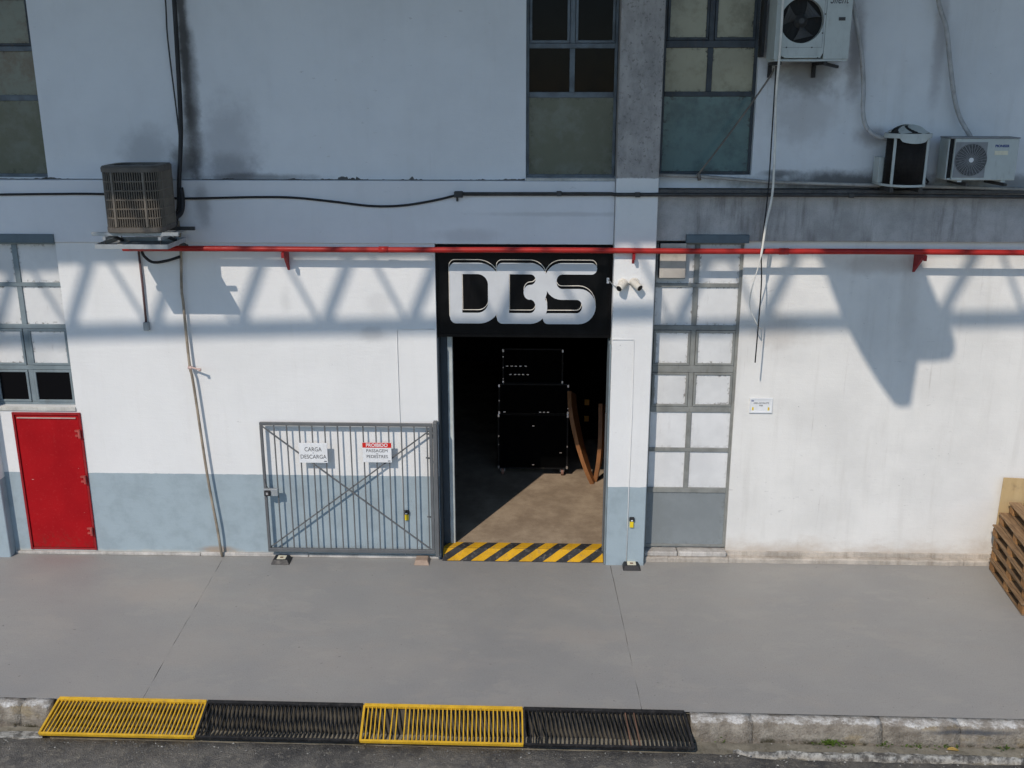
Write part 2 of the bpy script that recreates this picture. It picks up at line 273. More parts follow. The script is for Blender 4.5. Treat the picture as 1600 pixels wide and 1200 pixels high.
def wood(name, c1, c2, axis=1, scale=4.0, rough=0.75):
    k = NT(name, rough, 0, 0.25); p = k.pos(); s = [9.0, 9.0, 9.0]; s[axis] = 0.8
    r = k.rand(); off = k.n('ShaderNodeVectorMath', operation='ADD'); k.put(off.inputs[0], k.mul(p, tuple(s)))
    cb = k.n('ShaderNodeCombineXYZ'); k.put(cb.inputs[0], k.math('MULTIPLY', r, 37.0)); k.put(cb.inputs[2], k.math('MULTIPLY', r, 11.0)); k.t.links.new(cb.outputs[0], off.inputs[1])
    g = k.noise(off.outputs[0], scale, 7, 0.7); b = k.noise(p, 5, 5, 0.6)
    a = k.mix(k.ramp(g, 0.3, 0.72), c1, c2)
    a = k.mix(k.math('MULTIPLY', r, 0.6), a, tuple(x * 0.5 for x in c1))
    a = k.mix(k.math('MULTIPLY', k.ramp(b, 0.55, 0.75), 0.4), a, (0.07, 0.05, 0.04))
    k.bump(g, 0.4, 0.006); MATS[name] = k.col(a)
def door_mat():
    k = NT('red_door', 0.5, 0, 0.15); p = k.pos()
    a = k.mix(k.ramp(k.noise(p, 2.2, 5), 0.3, 0.7), (0.33, 0.004, 0.008), (0.40, 0.006, 0.010))
    a = k.mix(k.math('MULTIPLY', k.ramp(k.noise(p, 28, 3, 0.7), 0.56, 0.72), 0.5), a, (0.42, 0.035, 0.035))
    z = k.xyz(p)['Z']; low = k.ramp(k.math('ADD', z, k.math('MULTIPLY', k.noise(p, 6, 5, 0.7), 0.5)), 0.3, 0.62, 0.6, 0.0)
    a = k.mix(k.math('MULTIPLY', low, k.ramp(k.noise(p, 18, 4, 0.7), 0.45, 0.6)), a, (0.22, 0.03, 0.022))
    a = k.mix(k.math('MULTIPLY', k.ramp(k.noise(k.mul(p, (1, 1, 3.0)), 13, 3, 0.6), 0.725, 0.74), 0.8), a, (0.62, 0.42, 0.38))
    k.bump(k.noise(p, 3.0, 3), 0.25, 0.02); MATS['red_door'] = k.col(a)
door_mat()
wood('pallet_wood', (0.19, 0.115, 0.062), (0.43, 0.28, 0.155), 1); wood('pallet_block', (0.30, 0.14, 0.05), (0.46, 0.25, 0.10), 0)
wood('plywood', (0.58, 0.41, 0.20), (0.68, 0.50, 0.27), 2, 1.5); wood('bent_board', (0.27, 0.115, 0.045), (0.42, 0.19, 0.075), 2, 2.0, 0.5)
def leafm(name, c):
    k = NT(name, 0.55, 0, 0.3); k.b.inputs['Subsurface Weight'].default_value = 0.0
    MATS[name] = k.col(k.mix(k.noise(k.pos(), 30, 3), c, tuple(x * 0.55 for x in c)))
leafm('weed_green', (0.10, 0.17, 0.025)); leafm('leaf_yellow', (0.62, 0.42, 0.12)); leafm('moss', (0.05, 0.06, 0.015))

# ------------------------------------------------------------------ mesh helpers
ORG = {}
def origin(o): return ORG.get(o.name, Vector((0, 0, 0))) if o else Vector((0, 0, 0))
def thing(name, label, cat, loc, group=None):
    o = bpy.data.objects.new(name, None); COL.objects.link(o); o.location = loc; o.empty_display_size = 0.2
    o['label'] = label; o['category'] = cat
    if group: o['group'] = group
    ORG[o.name] = Vector(loc); return o
def link(name, me, parent=None, mat=None, smooth=False, at=None):
    """me is in world coordinates unless at is given (then me is local, centred on at)."""
    o = bpy.data.objects.new(name, me); COL.objects.link(o); base = origin(parent)
    if at is None:
        if base.length > 0 and me.users == 1: me.transform(Matrix.Translation(-base))
        ORG[o.name] = base
    else:
        o.location = Vector(at) - base; ORG[o.name] = Vector(at)
    if parent: o.parent = parent
    if mat and not me.materials: me.materials.append(MATS[mat])
    if smooth and not me.get('sm'):
        for f in me.polygons: f.use_smooth = True
        me['sm'] = 1
    return o
def tag(o, label, cat, group=None):
    o['label'] = label; o['category'] = cat
    if group: o['group'] = group
    return o
def struct(o): o['kind'] = 'structure'; return o
def tomesh(bm, name='mesh'):
    me = bpy.data.meshes.new(name); bmesh.ops.recalc_face_normals(bm, faces=bm.faces); bm.to_mesh(me); bm.free(); return me
def bx(bm, x0, x1, y0, y1, z0, z1, bev=0.0, M=None):
    tmp = bmesh.new(); bmesh.ops.create_cube(tmp, size=1)
    for v in tmp.verts: v.co = Vector((x0 + (v.co.x + .5) * (x1 - x0), y0 + (v.co.y + .5) * (y1 - y0), z0 + (v.co.z + .5) * (z1 - z0)))
    if bev: bmesh.ops.bevel(tmp, geom=tmp.edges[:], offset=bev, segments=1, affect='EDGES', profile=0.5)
    if M: tmp.transform(M)
    me = bpy.data.meshes.new('t'); tmp.to_mesh(me); tmp.free(); bm.from_mesh(me); bpy.data.meshes.remove(me); return bm
def B(*a, **k): return tomesh(bx(bmesh.new(), *a, **k))
def boxes(lst, bev=0.0):
    bm = bmesh.new()
    for b in lst: bx(bm, *b, bev=bev)
    return tomesh(bm)
def catmull(pts, sub=8):
    P = [Vector(p) for p in pts]; out = []
    for i in range(len(P) - 1):
        p0 = P[max(i - 1, 0)]; p1 = P[i]; p2 = P[i + 1]; p3 = P[min(i + 2, len(P) - 1)]
        for j in range(sub):
            t = j / sub
            out.append(0.5 * ((2 * p1) + (p2 - p0) * t + (2 * p0 - 5 * p1 + 4 * p2 - p3) * t * t + (3 * p1 - p0 - 3 * p2 + p3) * t ** 3))
    out.append(P[-1]); return out
def tube_bm(bm, pts, r, n=8, cap=True):
    pts = [Vector(p) for p in pts]; rings = []
    rr = r if isinstance(r, (list, tuple)) else [r] * len(pts)
    prev = None
    for i, p in enumerate(pts):
        t = (pts[min(i + 1, len(pts) - 1)] - pts[max(i - 1, 0)]).normalized()
        ref = prev if prev is not None else (Vector((0, 0, 1)) if abs(t.z) < 0.9 else Vector((0, 1, 0)))
        u = (ref - t * ref.dot(t)).normalized(); prev = u; w = t.cross(u)
        rings.append([bm.verts.new(p + (u * math.cos(2 * math.pi * k / n) + w * math.sin(2 * math.pi * k / n)) * rr[i]) for k in range(n)])
    for a, b in zip(rings, rings[1:]):
        for k in range(n): bm.faces.new((a[k], a[(k + 1) % n], b[(k + 1) % n], b[k]))
    if cap: bm.faces.new(rings[0][::-1]); bm.faces.new(rings[-1])
    return bm
def tube(pts, r, n=8, smooth=0):
    return tomesh(tube_bm(bmesh.new(), catmull(pts, smooth) if smooth else pts, r, n))
def bar(p, q, w, d, up=(0, 1, 0)):
    """Flat bar from p to q: w across, d along up."""
    p = Vector(p); q = Vector(q); t = q - p; L = t.length; t.normalize(); u = Vector(up); u = (u - t * u.dot(t)).normalized(); s = t.cross(u)
    M = Matrix((s, t, u)).transposed().to_4x4(); M.translation = p
    return bx(bmesh.new(), -w / 2, w / 2, 0, L, -d / 2, d / 2, M=M)
def disc_bm(bm, c, r, axis='Y', n=28, depth=0.01, r2=None):
    """Short cylinder about an axis through c; r2 = radius at the far end."""
    r2 = r if r2 is None else r2; c = Vector(c)
    def pt(a, rad, h):
        if axis == 'Y': return c + Vector((math.cos(a) * rad, h, math.sin(a) * rad))
        if axis == 'Z': return c + Vector((math.cos(a) * rad, math.sin(a) * rad, h))
        return c + Vector((h, math.cos(a) * rad, math.sin(a) * rad))
    A = [bm.verts.new(pt(2 * math.pi * i / n, r, 0)) for i in range(n)]; Bv = [bm.verts.new(pt(2 * math.pi * i / n, r2, depth)) for i in range(n)]
    for i in range(n): bm.faces.new((A[i], A[(i + 1) % n], Bv[(i + 1) % n], Bv[i]))
    bm.faces.new(A[::-1]); bm.faces.new(Bv); return bm
def ring_bm(bm, c, ro, ri, depth, axis='Y', n=32):
    c = Vector(c)
    def pt(a, rad, h):
        if axis == 'Y': return c + Vector((math.cos(a) * rad, h, math.sin(a) * rad))
        return c + Vector((math.cos(a) * rad, math.sin(a) * rad, h))
    V = [[bm.verts.new(pt(2 * math.pi * i / n, rad, h)) for i in range(n)] for rad, h in ((ro, 0), (ro, depth), (ri, depth), (ri, 0))]
    for j in range(4):
        for i in range(n): bm.faces.new((V[j][i], V[j][(i + 1) % n], V[(j + 1) % 4][(i + 1) % n], V[(j + 1) % 4][i]))
    return bm
def wall_holes(x0, x1, z0, z1, yf, yb, holes):
    """One slab of wall with rectangular openings and their reveals."""
    xs = sorted({x0, x1, *[h[i] for h in holes for i in (0, 1) if x0 < h[i] < x1]}); zs = sorted({z0, z1, *[h[i] for h in holes for i in (2, 3) if z0 < h[i] < z1]})
    bm = bmesh.new(); V = {}
    def v(i, j, s):
        if (i, j, s) not in V: V[(i, j, s)] = bm.verts.new((xs[i], yb if s else yf, zs[j]))
        return V[(i, j, s)]
    solid = lambda i, j: 0 <= i < len(xs) - 1 and 0 <= j < len(zs) - 1 and not any(h[0] < (xs[i] + xs[i + 1]) / 2 < h[1] and h[2] < (zs[j] + zs[j + 1]) / 2 < h[3] for h in holes)
    for i in range(len(xs) - 1):
        for j in range(len(zs) - 1):
            if not solid(i, j): continue
            for s in (0, 1): bm.faces.new((v(i, j, s), v(i + 1, j, s), v(i + 1, j + 1, s), v(i, j + 1, s)))
            for (di, dj, a, b) in ((-1, 0, (i, j), (i, j + 1)), (1, 0, (i + 1, j), (i + 1, j + 1)), (0, -1, (i, j), (i + 1, j)), (0, 1, (i, j + 1), (i + 1, j + 1))):
                if not solid(i + di, j + dj): bm.faces.new((v(*a, 0), v(*b, 0), v(*b, 1), v(*a, 1)))
    return tomesh(bm)
def poly_curve(name, loops, at, mat, parent, extrude=0.0, bevel=0.0, fill=True):
    """Flat lettering shape in the XZ plane facing -Y, from closed loops of (x, z)."""
    cu = bpy.data.curves.new(name, 'CURVE'); cu.dimensions = '2D' if fill else '3D'
    if fill: cu.fill_mode = 'BOTH'; cu.extrude = extrude
    else: cu.bevel_depth = bevel; cu.bevel_resolution = 1
    for lp in loops:
        sp = cu.splines.new('POLY'); sp.points.add(len(lp) - 1); sp.use_cyclic_u = True
        for q, (x, z) in zip(sp.points, lp): q.co = (x, z, 0, 1)
    return curve_mesh(cu, name, at, mat, parent)
def curve_mesh(cu, name, at, mat, parent):
    o = bpy.data.objects.new('tmp', cu); COL.objects.link(o)
    dg = bpy.context.evaluated_depsgraph_get(); me = bpy.data.meshes.new_from_object(o.evaluated_get(dg))
    bpy.data.objects.remove(o); bpy.data.curves.remove(cu)
    me.transform(Matrix.Translation(at) @ Matrix.Rotation(R(90), 4, 'X')); me.materials.clear()
    return link(name, me, parent, mat)
def text(s, x, y, z, size, mat, parent, align='CENTER', width=None, shear=0.0, bold=0.0, name='lettering'):
    cu = bpy.data.curves.new('t', 'FONT'); cu.body = s; cu.size = size; cu.align_x = align; cu.align_y = 'CENTER'; cu.extrude = 0.0006; cu.shear = shear; cu.offset = bold
    if width:
        o = bpy.data.objects.new('tmp', cu); COL.objects.link(o); bpy.context.view_layer.update(); cw = o.dimensions.x
        bpy.data.objects.remove(o)
        cu2 = cu
        me_scale = width / max(cw, 1e-6)
    else: me_scale = 1.0
    o = bpy.data.objects.new('tmp', cu); COL.objects.link(o); dg = bpy.context.evaluated_depsgraph_get()
    me = bpy.data.meshes.new_from_object(o.evaluated_get(dg)); bpy.data.objects.remove(o); bpy.data.curves.remove(cu)
    me.transform(Matrix.Translation((x, y, z)) @ Matrix.Rotation(R(90), 4, 'X') @ Matrix.Diagonal((me_scale, 1, 1, 1))); me.materials.clear()
    return link(name, me, parent, mat)

# ------------------------------------------------------------------ ground, road, gutter, kerb, pavement
def KY(x): return -0.0085 * (x + 5.0)          # the kerb line runs slightly askew to the wall
def grid_sheet(x0, x1, ys, nx, zf, jitter=0.0):
    bm = bmesh.new(); rows = []
    for yy in ys:
        row = []
        for i in range(nx + 1):
            x = x0 + (x1 - x0) * i / nx; Y = yy(x) if callable(yy) else yy
            row.append(bm.verts.new((x, Y, zf(x, Y) + random.uniform(-jitter, jitter))))
        rows.append(row)
    for a, b in zip(rows, rows[1:]):
        for i in range(nx): bm.faces.new((a[i], a[i + 1], b[i + 1], b[i]))
    return tomesh(bm)
struct(link('ground', B(-300, 300, -400, 300, -0.62, -0.60), None, 'asphalt'))
edge = {i: random.uniform(-0.02, 0.02) for i in range(-400, 401)}
def ROADEDGE(x): return -3.672 + KY(x) + edge[int(max(-400, min(400, round(x * 8))))] * (0.4 if -4.9 < x < 1.6 else 1.0) - (0.06 if x > 1.9 else (0.02 if x < -4.9 else 0.0))
rd = grid_sheet(-30, 30, [lambda x: ROADEDGE(x) + 0.012, lambda x: ROADEDGE(x) - 0.02, -4.2, -6.0, -30.0], 480, lambda x, y: -0.21 if y > ROADEDGE(x) else (-0.152 if y > -4.1 else -0.145), 0.004)
struct(link('road', rd, None, 'asphalt', True))
struct(link('gutter', grid_sheet(-30, 30, [lambda x: -3.36 + KY(x), lambda x: -3.46 + KY(x), lambda x: -3.60 + KY(x), lambda x: -3.80 + KY(x)], 240, lambda x, y: -0.215 if y > -3.5 else -0.205, 0.006), None, 'gutter'))
def lip(x0, x1, w=0.075, n=60, ytop=-3.60):
    bm = bmesh.new(); rows = [[], [], [], []]
    for i in range(n + 1):
        x = x0 + (x1 - x0) * i / n; e1 = 0.012 * math.sin(x * 2.3) + 0.008 * math.sin(x * 7.7 + 2) + random.uniform(-.007, .007); e2 = 0.014 * math.sin(x * 3.1 + 1) + 0.012 * math.sin(x * 11) + random.uniform(-.014, .014)
        for r_, (yy, z) in enumerate(((ytop + e1 + 0.012, -0.21), (ytop + e1, -0.158), (ytop - w + e2, -0.143), (ytop - w - 0.03 + e2, -0.21))):
            rows[r_].append(bm.verts.new((x, yy + KY(x), z + random.uniform(-.004, .004))))
    for a, b in zip(rows, rows[1:]):
        for i in range(n): bm.faces.new((a[i], a[i + 1], b[i + 1], b[i]))
    return tomesh(bm)
struct(link('gutter_edge', lip(1.85, 16, 0.042, 260, -3.62), None, 'lip_concrete'))
struct(link('gutter_edge', lip(-16, -4.78, 0.07, 150, -3.60), None, 'lip_concrete'))
# kerb: stones with open joints
kerb = struct(link('kerb', B(-16, 16, -3.30, -3.262, -0.4, -0.045), None, 'gutter'))
def kerb_stone(x0, x1, low):
    bm = bmesh.new(); n = max(4, int((x1 - x0) / 0.07)); prof = ([(-3.256, -0.3), (-3.256, 0.0), (-3.32, 0.003), (-3.385, -0.006), (-3.412, -0.034), (-3.418, -0.10), (-3.432, -0.165), (-3.44, -0.3)] if not low else
                                                                [(-3.256, -0.3), (-3.256, -0.02), (-3.285, -0.03), (-3.31, -0.06), (-3.35, -0.10), (-3.40, -0.15), (-3.42, -0.19), (-3.44, -0.3)])
    rows = []
    ph = random.uniform(0, 9)
    for i in range(n + 1):
        x = x0 + (x1 - x0) * i / n; ed = 0.002 if i in (0, n) else 0
        w = 0.008 * math.sin(x * 3.1) + 0.007 * math.sin(x * 11 + 1) + 0.004 * math.sin(x * 29)
        rows.append([bm.verts.new((x, y + KY(x) + (w + random.uniform(-.006, .006) + ed if j > 2 else (random.uniform(-.004, .004) if j == 2 else 0)), z + (random.uniform(-.005, .005) if 3 <= j < 7 else (random.uniform(-.002, .0) if j in (1, 2) else 0)) - ed * (1 if 1 < j < 7 else 0))) for j, (y, z) in enumerate(prof)])
    for a, b in zip(rows, rows[1:]):
        for j in range(len(prof) - 1): bm.faces.new((a[j], b[j], b[j + 1], a[j + 1]))
    bm.faces.new(rows[0]); bm.faces.new(rows[-1][::-1]); return tomesh(bm)
for a, b, low in ((-9.0, -7.62, 0), (-7.616, -6.244, 0), (-6.24, -5.124, 0), (-5.12, -4.835, 0), (-4.83, -3.1, 1), (-3.09, -1.6, 1), (-1.59, -0.1, 1), (-0.09, 1.485, 1), (1.49, 2.076, 0), (2.08, 3.316, 0), (3.32, 4.056, 0), (4.06, 5.3, 0), (5.304, 6.6, 0), (6.61, 8.0, 0)):
    link('kerb_stone', kerb_stone(a, b, low), kerb, 'drain_shade' if low else 'kerb', True)
# pavement slabs on a bed, joints open
pv = struct(link('pavement', B(-16, 16, -3.25, 0.6, -0.3, -0.007), None, 'joint_fill'))
def slab(xa, xb):
    bm = bmesh.new(); n = 24; top = []; bot = []
    f = lambda t, e: e[0] + (e[1] - e[0]) * t
    for i in range(n + 1):
        t = i / n; y = 0.02 - t * 3.274
        l = f(t, xa) + (random.uniform(-.004, .004)); r_ = f(t, xb) + (random.uniform(-.004, .004))
        top.append((bm.verts.new((l, y + (KY(l) if t == 1 else 0), 0)), bm.verts.new((r_, y + (KY(r_) if t == 1 else 0), 0))))
        bot.append((bm.verts.new((l, y, -0.02)), bm.verts.new((r_, y, -0.02))))
    for i in range(n):
        bm.faces.new((top[i][0], top[i + 1][0], top[i + 1][1], top[i][1]))
        bm.faces.new((top[i][0], bot[i][0], bot[i + 1][0], top[i + 1][0])); bm.faces.new((top[i][1], top[i + 1][1], bot[i + 1][1], bot[i][1]))
    bm.faces.new((top[-1][0], bot[-1][0], bot[-1][1], top[-1][1])); return tomesh(bm)
J1 = (-4.11, -3.955); J2 = (0.91, 1.025)
for a, b in (((-16, -16), (J1[0] - .002, J1[1] - .001)), ((J1[0] + .002, J1[1] + .001), (J2[0] - .002, J2[1] - .001)), ((J2[0] + .002, J2[1] + .001), (16, 16))):
    link('slab', slab(a, b), pv, 'pavement')
struct(link('interior_floor', boxes([(-1.265, 0.845, 0.10, 0.305, -0.05, 0.1), (-6, 6, 0.305, 9.5, -0.05, 0.1)]), None, 'workshop_floor'))

# ------------------------------------------------------------------ the warehouse
wh = thing('warehouse', 'white two storey warehouse front with grey dado, concrete pillars and tall steel windows', 'building', (0, 0, 0))
WX0, WX1 = -6.87, -5.835           # left window bay
RX0, RX1 = 1.345, 2.41             # right window bay
# lower left wall: window and small red door below it
link('wall', wall_holes(-13, -1.27, -0.02, 4.09, 0.0, 0.28, [(WX0, WX1, 2.02, 4.09), (-6.66, -5.785, 0.055, 1.945)]), wh, 'wall_left')
link('wall', wall_holes(2.41, 13, -0.02, 4.13, 0.08, 0.30, []), wh, 'wall_right')
link('wall', B(1.345, 2.41, 0.16, 0.30, -0.02, 0.14), wh, 'skirting_pale')
link('beam', B(-13, 0.85, -0.03, 0.3, 4.095, 4.83, bev=0.006), wh, 'beam_paint')
link('beam', B(1.345, 13, 0.015, 0.3, 4.135, 4.70, bev=0.006), wh, 'beam_concrete')
link('ledge', B(1.345, 13, -0.10, 0.3, 4.705, 4.745, bev=0.006), wh, 'ledge_soot')
link('wall', wall_holes(-13, 0.85, 4.835, 10.4, 0.03, 0.3, [(WX0, WX1, 4.855, 7.5), (-0.19, 0.85, 4.862, 7.5)]), wh, 'wall_upper')
link('wall', wall_holes(1.345, 13, 4.75, 10.4, 0.05, 0.3, [(1.345, 2.425, 4.90, 7.5)]), wh, 'wall_upper_right')
link('pillar', B(0.855, 1.34, -0.14, 0.3, -0.02, 10.4, bev=0.008), wh, 'pillar_paint')
link('pillar', B(-7.36, -6.875, -0.14, 0.3, -0.02, 10.4, bev=0.008), wh, 'pillar_paint')
def crack(x0, x1, z, y, amp, n):
    bm = bmesh.new(); up = []; dn = []; v = 0.0
    for i in range(n * 3 + 1):
        t = i / (n * 3); x = x0 + (x1 - x0) * t; v = 0.86 * v + random.gauss(0, 0.42); a = max(0.0, v + 0.15) * amp * (1.5 if 0.42 < t < 0.72 else 0.5)
        up.append(bm.verts.new((x, y, z + 0.003 + min(a, 0.035)))); dn.append(bm.verts.new((x, y, z - 0.003)))
    for i in range(n * 3): bm.faces.new((dn[i], dn[i + 1], up[i + 1], up[i]))
    return tomesh(bm)
link('spalled_edge', crack(-4.0, -0.2, 4.836, 0.027, 0.02, 90), wh, 'ledge_soot')
link('spalled_edge', crack(-6.9, -4.9, 4.836, 0.027, 0.008, 40), wh, 'ledge_soot')
# base course
link('skirting', boxes([(-6.86, -4.42, -0.035, 0.0, 0.0, 0.038), (-4.415, -3.0, -0.03, 0.0, 0.0, 0.05), (-2.99, -1.285, -0.032, 0.0, 0.0, 0.044)], 0.006), wh, 'skirting_pale')
for a, b in ((1.36, 1.66), (1.664, 2.438), (2.442, 5.04), (5.045, 5.43), (5.435, 8.0)):
    n = max(3, int((b - a) / 0.12)); bm = bmesh.new(); rw = []
    for i in range(n + 1):
        x = a + (b - a) * i / n; y = -0.032 + random.uniform(-.006, .006); z = 0.062 + random.uniform(-.006, .006)
        rw.append([bm.verts.new(c) for c in ((x, y, -.01), (x, y, z - .014), (x, y + .016, z), (x, 0.2, z + .004))])
    for p, q in zip(rw, rw[1:]):
        for k_ in range(3): bm.faces.new((p[k_], q[k_], q[k_ + 1], p[k_ + 1]))
    bm.faces.new(rw[0]); bm.faces.new(rw[-1][::-1]); link('skirting', tomesh(bm), wh, 'skirting')
bm = bmesh.new()
for a, b in ((1.36, 1.79), (1.794, 2.42)): bx(bm, a, b - 0.004, 0.0 + random.uniform(-.006, .006), 0.165, 0.06, 0.128 + random.uniform(-.005, .005), bev=0.012)
link('skirting', tomesh(bm), wh, 'skirting_pale')
link('skirting', B(2.422, 8.0, 0.06, 0.1, 0.05, 0.118, bev=0.006), wh, 'skirting')
link('sill', B(WX0, WX1, -0.02, 0.12, 1.965, 2.018, bev=0.006), wh, 'sill')
link('sill', B(-0.19, 0.85, -0.01, 0.2, 4.832, 4.861), wh, 'sill')
link('lintel', B(WX0 - .02, -5.825, -0.05, 0.02, 4.09, 4.195, bev=0.004), wh, 'lintel_blue')
link('lintel', B(1.70, 2.438, -0.03, 0.10, 4.118, 4.215, bev=0.004), wh, 'lintel_blue')

def window(x0, x1, z0, z1, y, cols, rows, fm, pane_of, fw=0.035, depth=0.05):
    """cols, rows: mullion and transom bands as (start, end); pane_of(ci, ri) -> (material, sash material or None)."""
    bl = [(x0, x1, y, y + depth, z0, z0 + fw), (x0, x1, y, y + depth, z1 - fw, z1), (x0, x0 + fw, y, y + depth, z0 + fw, z1 - fw), (x1 - fw, x1, y, y + depth, z0 + fw, z1 - fw)]
    ze = [z0 + fw] + [q for r_ in rows for q in r_] + [z1 - fw]; xe = [x0 + fw] + [q for c in cols for q in c] + [x1 - fw]
    for a, b in rows: bl.append((x0 + fw, x1 - fw, y - 0.004, y + depth, a, b))
    segs = [(ze[i], ze[i + 1]) for i in range(0, len(ze), 2)]
    full = {i for i in range(len(segs)) if pane_of(0, i)[0] is not None and pane_of(0, i)[0].startswith('=')}
    for i, (a, b) in enumerate(segs):
        if i in full: continue
        for c0, c1 in cols: bl.append((c0, c1, y + 0.002, y + depth, a, b))
    w = link('window', boxes(bl, 0.004), wh, fm)
    for i, (a, b) in enumerate(segs):
        if i in full:
            link('pane', B(x0 + fw, x1 - fw, y + 0.012, y + 0.02, a, b), w, pane_of(0, i)[0][1:]); continue
        for c, (p, q) in enumerate([(xe[j], xe[j + 1]) for j in range(0, len(xe), 2)]):
            pm, sm = pane_of(c, i)
            if pm is None: continue
            iy = y + 0.02
            if sm:
                s = 0.032
                link('sash', boxes([(p + .003, q - .003, y - .012, y + .025, a + .003, a + s), (p + .003, q - .003, y - .012, y + .025, b - s, b - .003), (p + .003, p + s, y - .012, y + .025, a + s, b - s), (q - s, q - .003, y - .012, y + .025, a + s, b - s)], 0.004), w, sm)
                p, q, a2, b2 = p + s, q - s, a + s, b - s; iy = y + 0.006
            else: a2, b2 = a, b
            pn = link('pane', B(p - (p + q) / 2, q - (p + q) / 2, -.004, .004, a2 - (a2 + b2) / 2, b2 - (a2 + b2) / 2), w, pm, at=((p + q) / 2, iy + .004, (a2 + b2) / 2)); pn.rotation_euler = (R(random.uniform(-.5, .5)), 0, R(random.uniform(-.4, .4)))
    return w
# left lower bay
window(WX0, WX1, 2.02, 4.088, 0.085, [(-6.425, -6.36)], [(2.478, 2.535), (3.005, 3.062), (3.535, 3.585)], 'frame_blue', lambda c, r_: ('glass_dark', 'frame_blue') if r_ == 0 else (('pane_white', 'frame_blue') if r_ == 1 else ('pane_white', None)))
link('wall', B(WX0 + .06, -6.50, 0.5, 0.9, 1.9, 2.18), wh, 'lintel_blue')
# right lower bay
window(RX0, RX1, 0.15, 4.115, 0.115, [(1.832, 1.894)], [(0.905, 0.972), (1.46, 1.51), (1.985, 2.058), (2.50, 2.588), (3.035, 3.095), (3.565, 3.612)], 'frame_olive', lambda c, r_: ('=panel_grey', None) if r_ == 0 else (('pane_white', 'frame_olive') if r_ in (3, 4) else (('pane_white_clean' if r_ < 3 else 'pane_white'), None)))
bi = link('box_cover', boxes([(1.40, 1.715, 0.0, 0.13, 3.69, 4.112)], 0.004), wh, 'frame_dark')
link('board', B(1.405, 1.71, -0.012, -0.001, 4.0, 4.11), bi, 'board_inset'); link('board', B(1.405, 1.71, -0.012, -0.001, 3.70, 3.994), bi, 'board_inset')
# upper bays
window(-0.19, 0.85, 4.862, 7.5, 0.13, [(0.305, 0.365)], [(5.76, 5.824), (6.30, 6.355), (6.86, 6.92)], 'frame_worn', lambda c, r_: ('=pane_olive', None) if r_ == 0 else (('glass_dark', 'frame_worn') if r_ == 2 else ('glass_dark', None)))
window(1.36, 2.425, 4.90, 7.5, 0.13, [(1.865, 1.925)], [(5.775, 5.83), (6.305, 6.385), (6.86, 6.92)], 'frame_dark', lambda c, r_: ('=pane_teal', None) if r_ == 0 else (('pane_cream', 'frame_dark') if r_ == 2 else ('pane_cream', None)))
window(WX0, WX1, 4.855, 7.5, 0.13, [(-6.425, -6.36)], [(5.725, 5.79), (6.275, 6.33), (6.86, 6.92)], 'frame_worn', lambda c, r_: ('=pane_olive', None) if r_ == 0 else ('pane_fogged_green', 'frame_dark' if r_ == 2 else None))
# the small red door
dr = link('door', B(-6.625, -5.82, -0.004, 0.035, 0.085, 1.905, bev=0.004), wh, 'red_door')
link('frame', boxes([(-6.66, -6.632, -0.02, 0.06, 0.058, 1.945), (-5.813, -5.785, -0.02, 0.06, 0.058, 1.945), (-6.632, -5.813, -0.02, 0.06, 1.912, 1.945), (-6.632, -5.813, -0.012, 0.06, 0.058, 0.08)], 0.003), dr, 'red_trim')
link('rain_lip', B(-6.60, -5.85, -0.022, -0.004, 1.868, 1.88), dr, 'pale_chip')
for z in (1.62, 1.0, 0.28):
    bm = bmesh.new(); tube_bm(bm, [(-5.815, -0.045, z), (-5.815, -0.045, z + 0.11)], 0.017, 8); bx(bm, -5.875, -5.815, -0.034, -0.005, z + 0.012, z + 0.034); bx(bm, -5.875, -5.815, -0.034, -0.005, z + 0.076, z + 0.098)
    link('hinge', tomesh(bm), dr, 'hinge_red')
# doorway lining
link('jamb', B(-1.249, -1.166, 0.24, 0.31, 0.1, 2.94, bev=0.004), wh, 'reveal_shade'); link('jamb', B(-1.165, -1.10, 0.232, 0.31, 0.1, 2.94, bev=0.006), wh, 'jamb_pale')  # post split in two materials; the dark one paints the wall corner's shade
link('jamb', B(-1.266, -1.25, -0.006, 0.3, 0.003, 2.94, bev=0.003), wh, 'reveal_shade')
link('jamb', B(0.832, 0.852, -0.135, 0.30, 0.003, 2.90, bev=0.003), wh, 'frame_blue')
link('door_track', B(0.812, 0.83, 0.02, 0.06, 0.11, 1.98, bev=0.003), wh, 'gate_grey')
# interior shell
link('interior_wall', boxes([(-6.2, -6.0, 0.3, 9.5, 0, 4.2), (6.0, 6.2, 0.3, 9.5, 0, 4.2), (-6.2, 6.2, 9.5, 9.7, 0, 4.2), (-6.2, 6.2, 0.3, 9.7, 4.2, 4.35), (-1.27, 0.85, 0.12, 0.3, 2.95, 4.2), (-13, 13, 9.5, 9.7, 4.36, 10.8), (-13.2, -13, 0.3, 9.7, 4.36, 10.8), (13, 13.2, 0.3, 9.7, 4.36, 10.8), (-13, 13, 0.3, 9.7, 10.95, 11.1)]), wh, 'wall_inside')
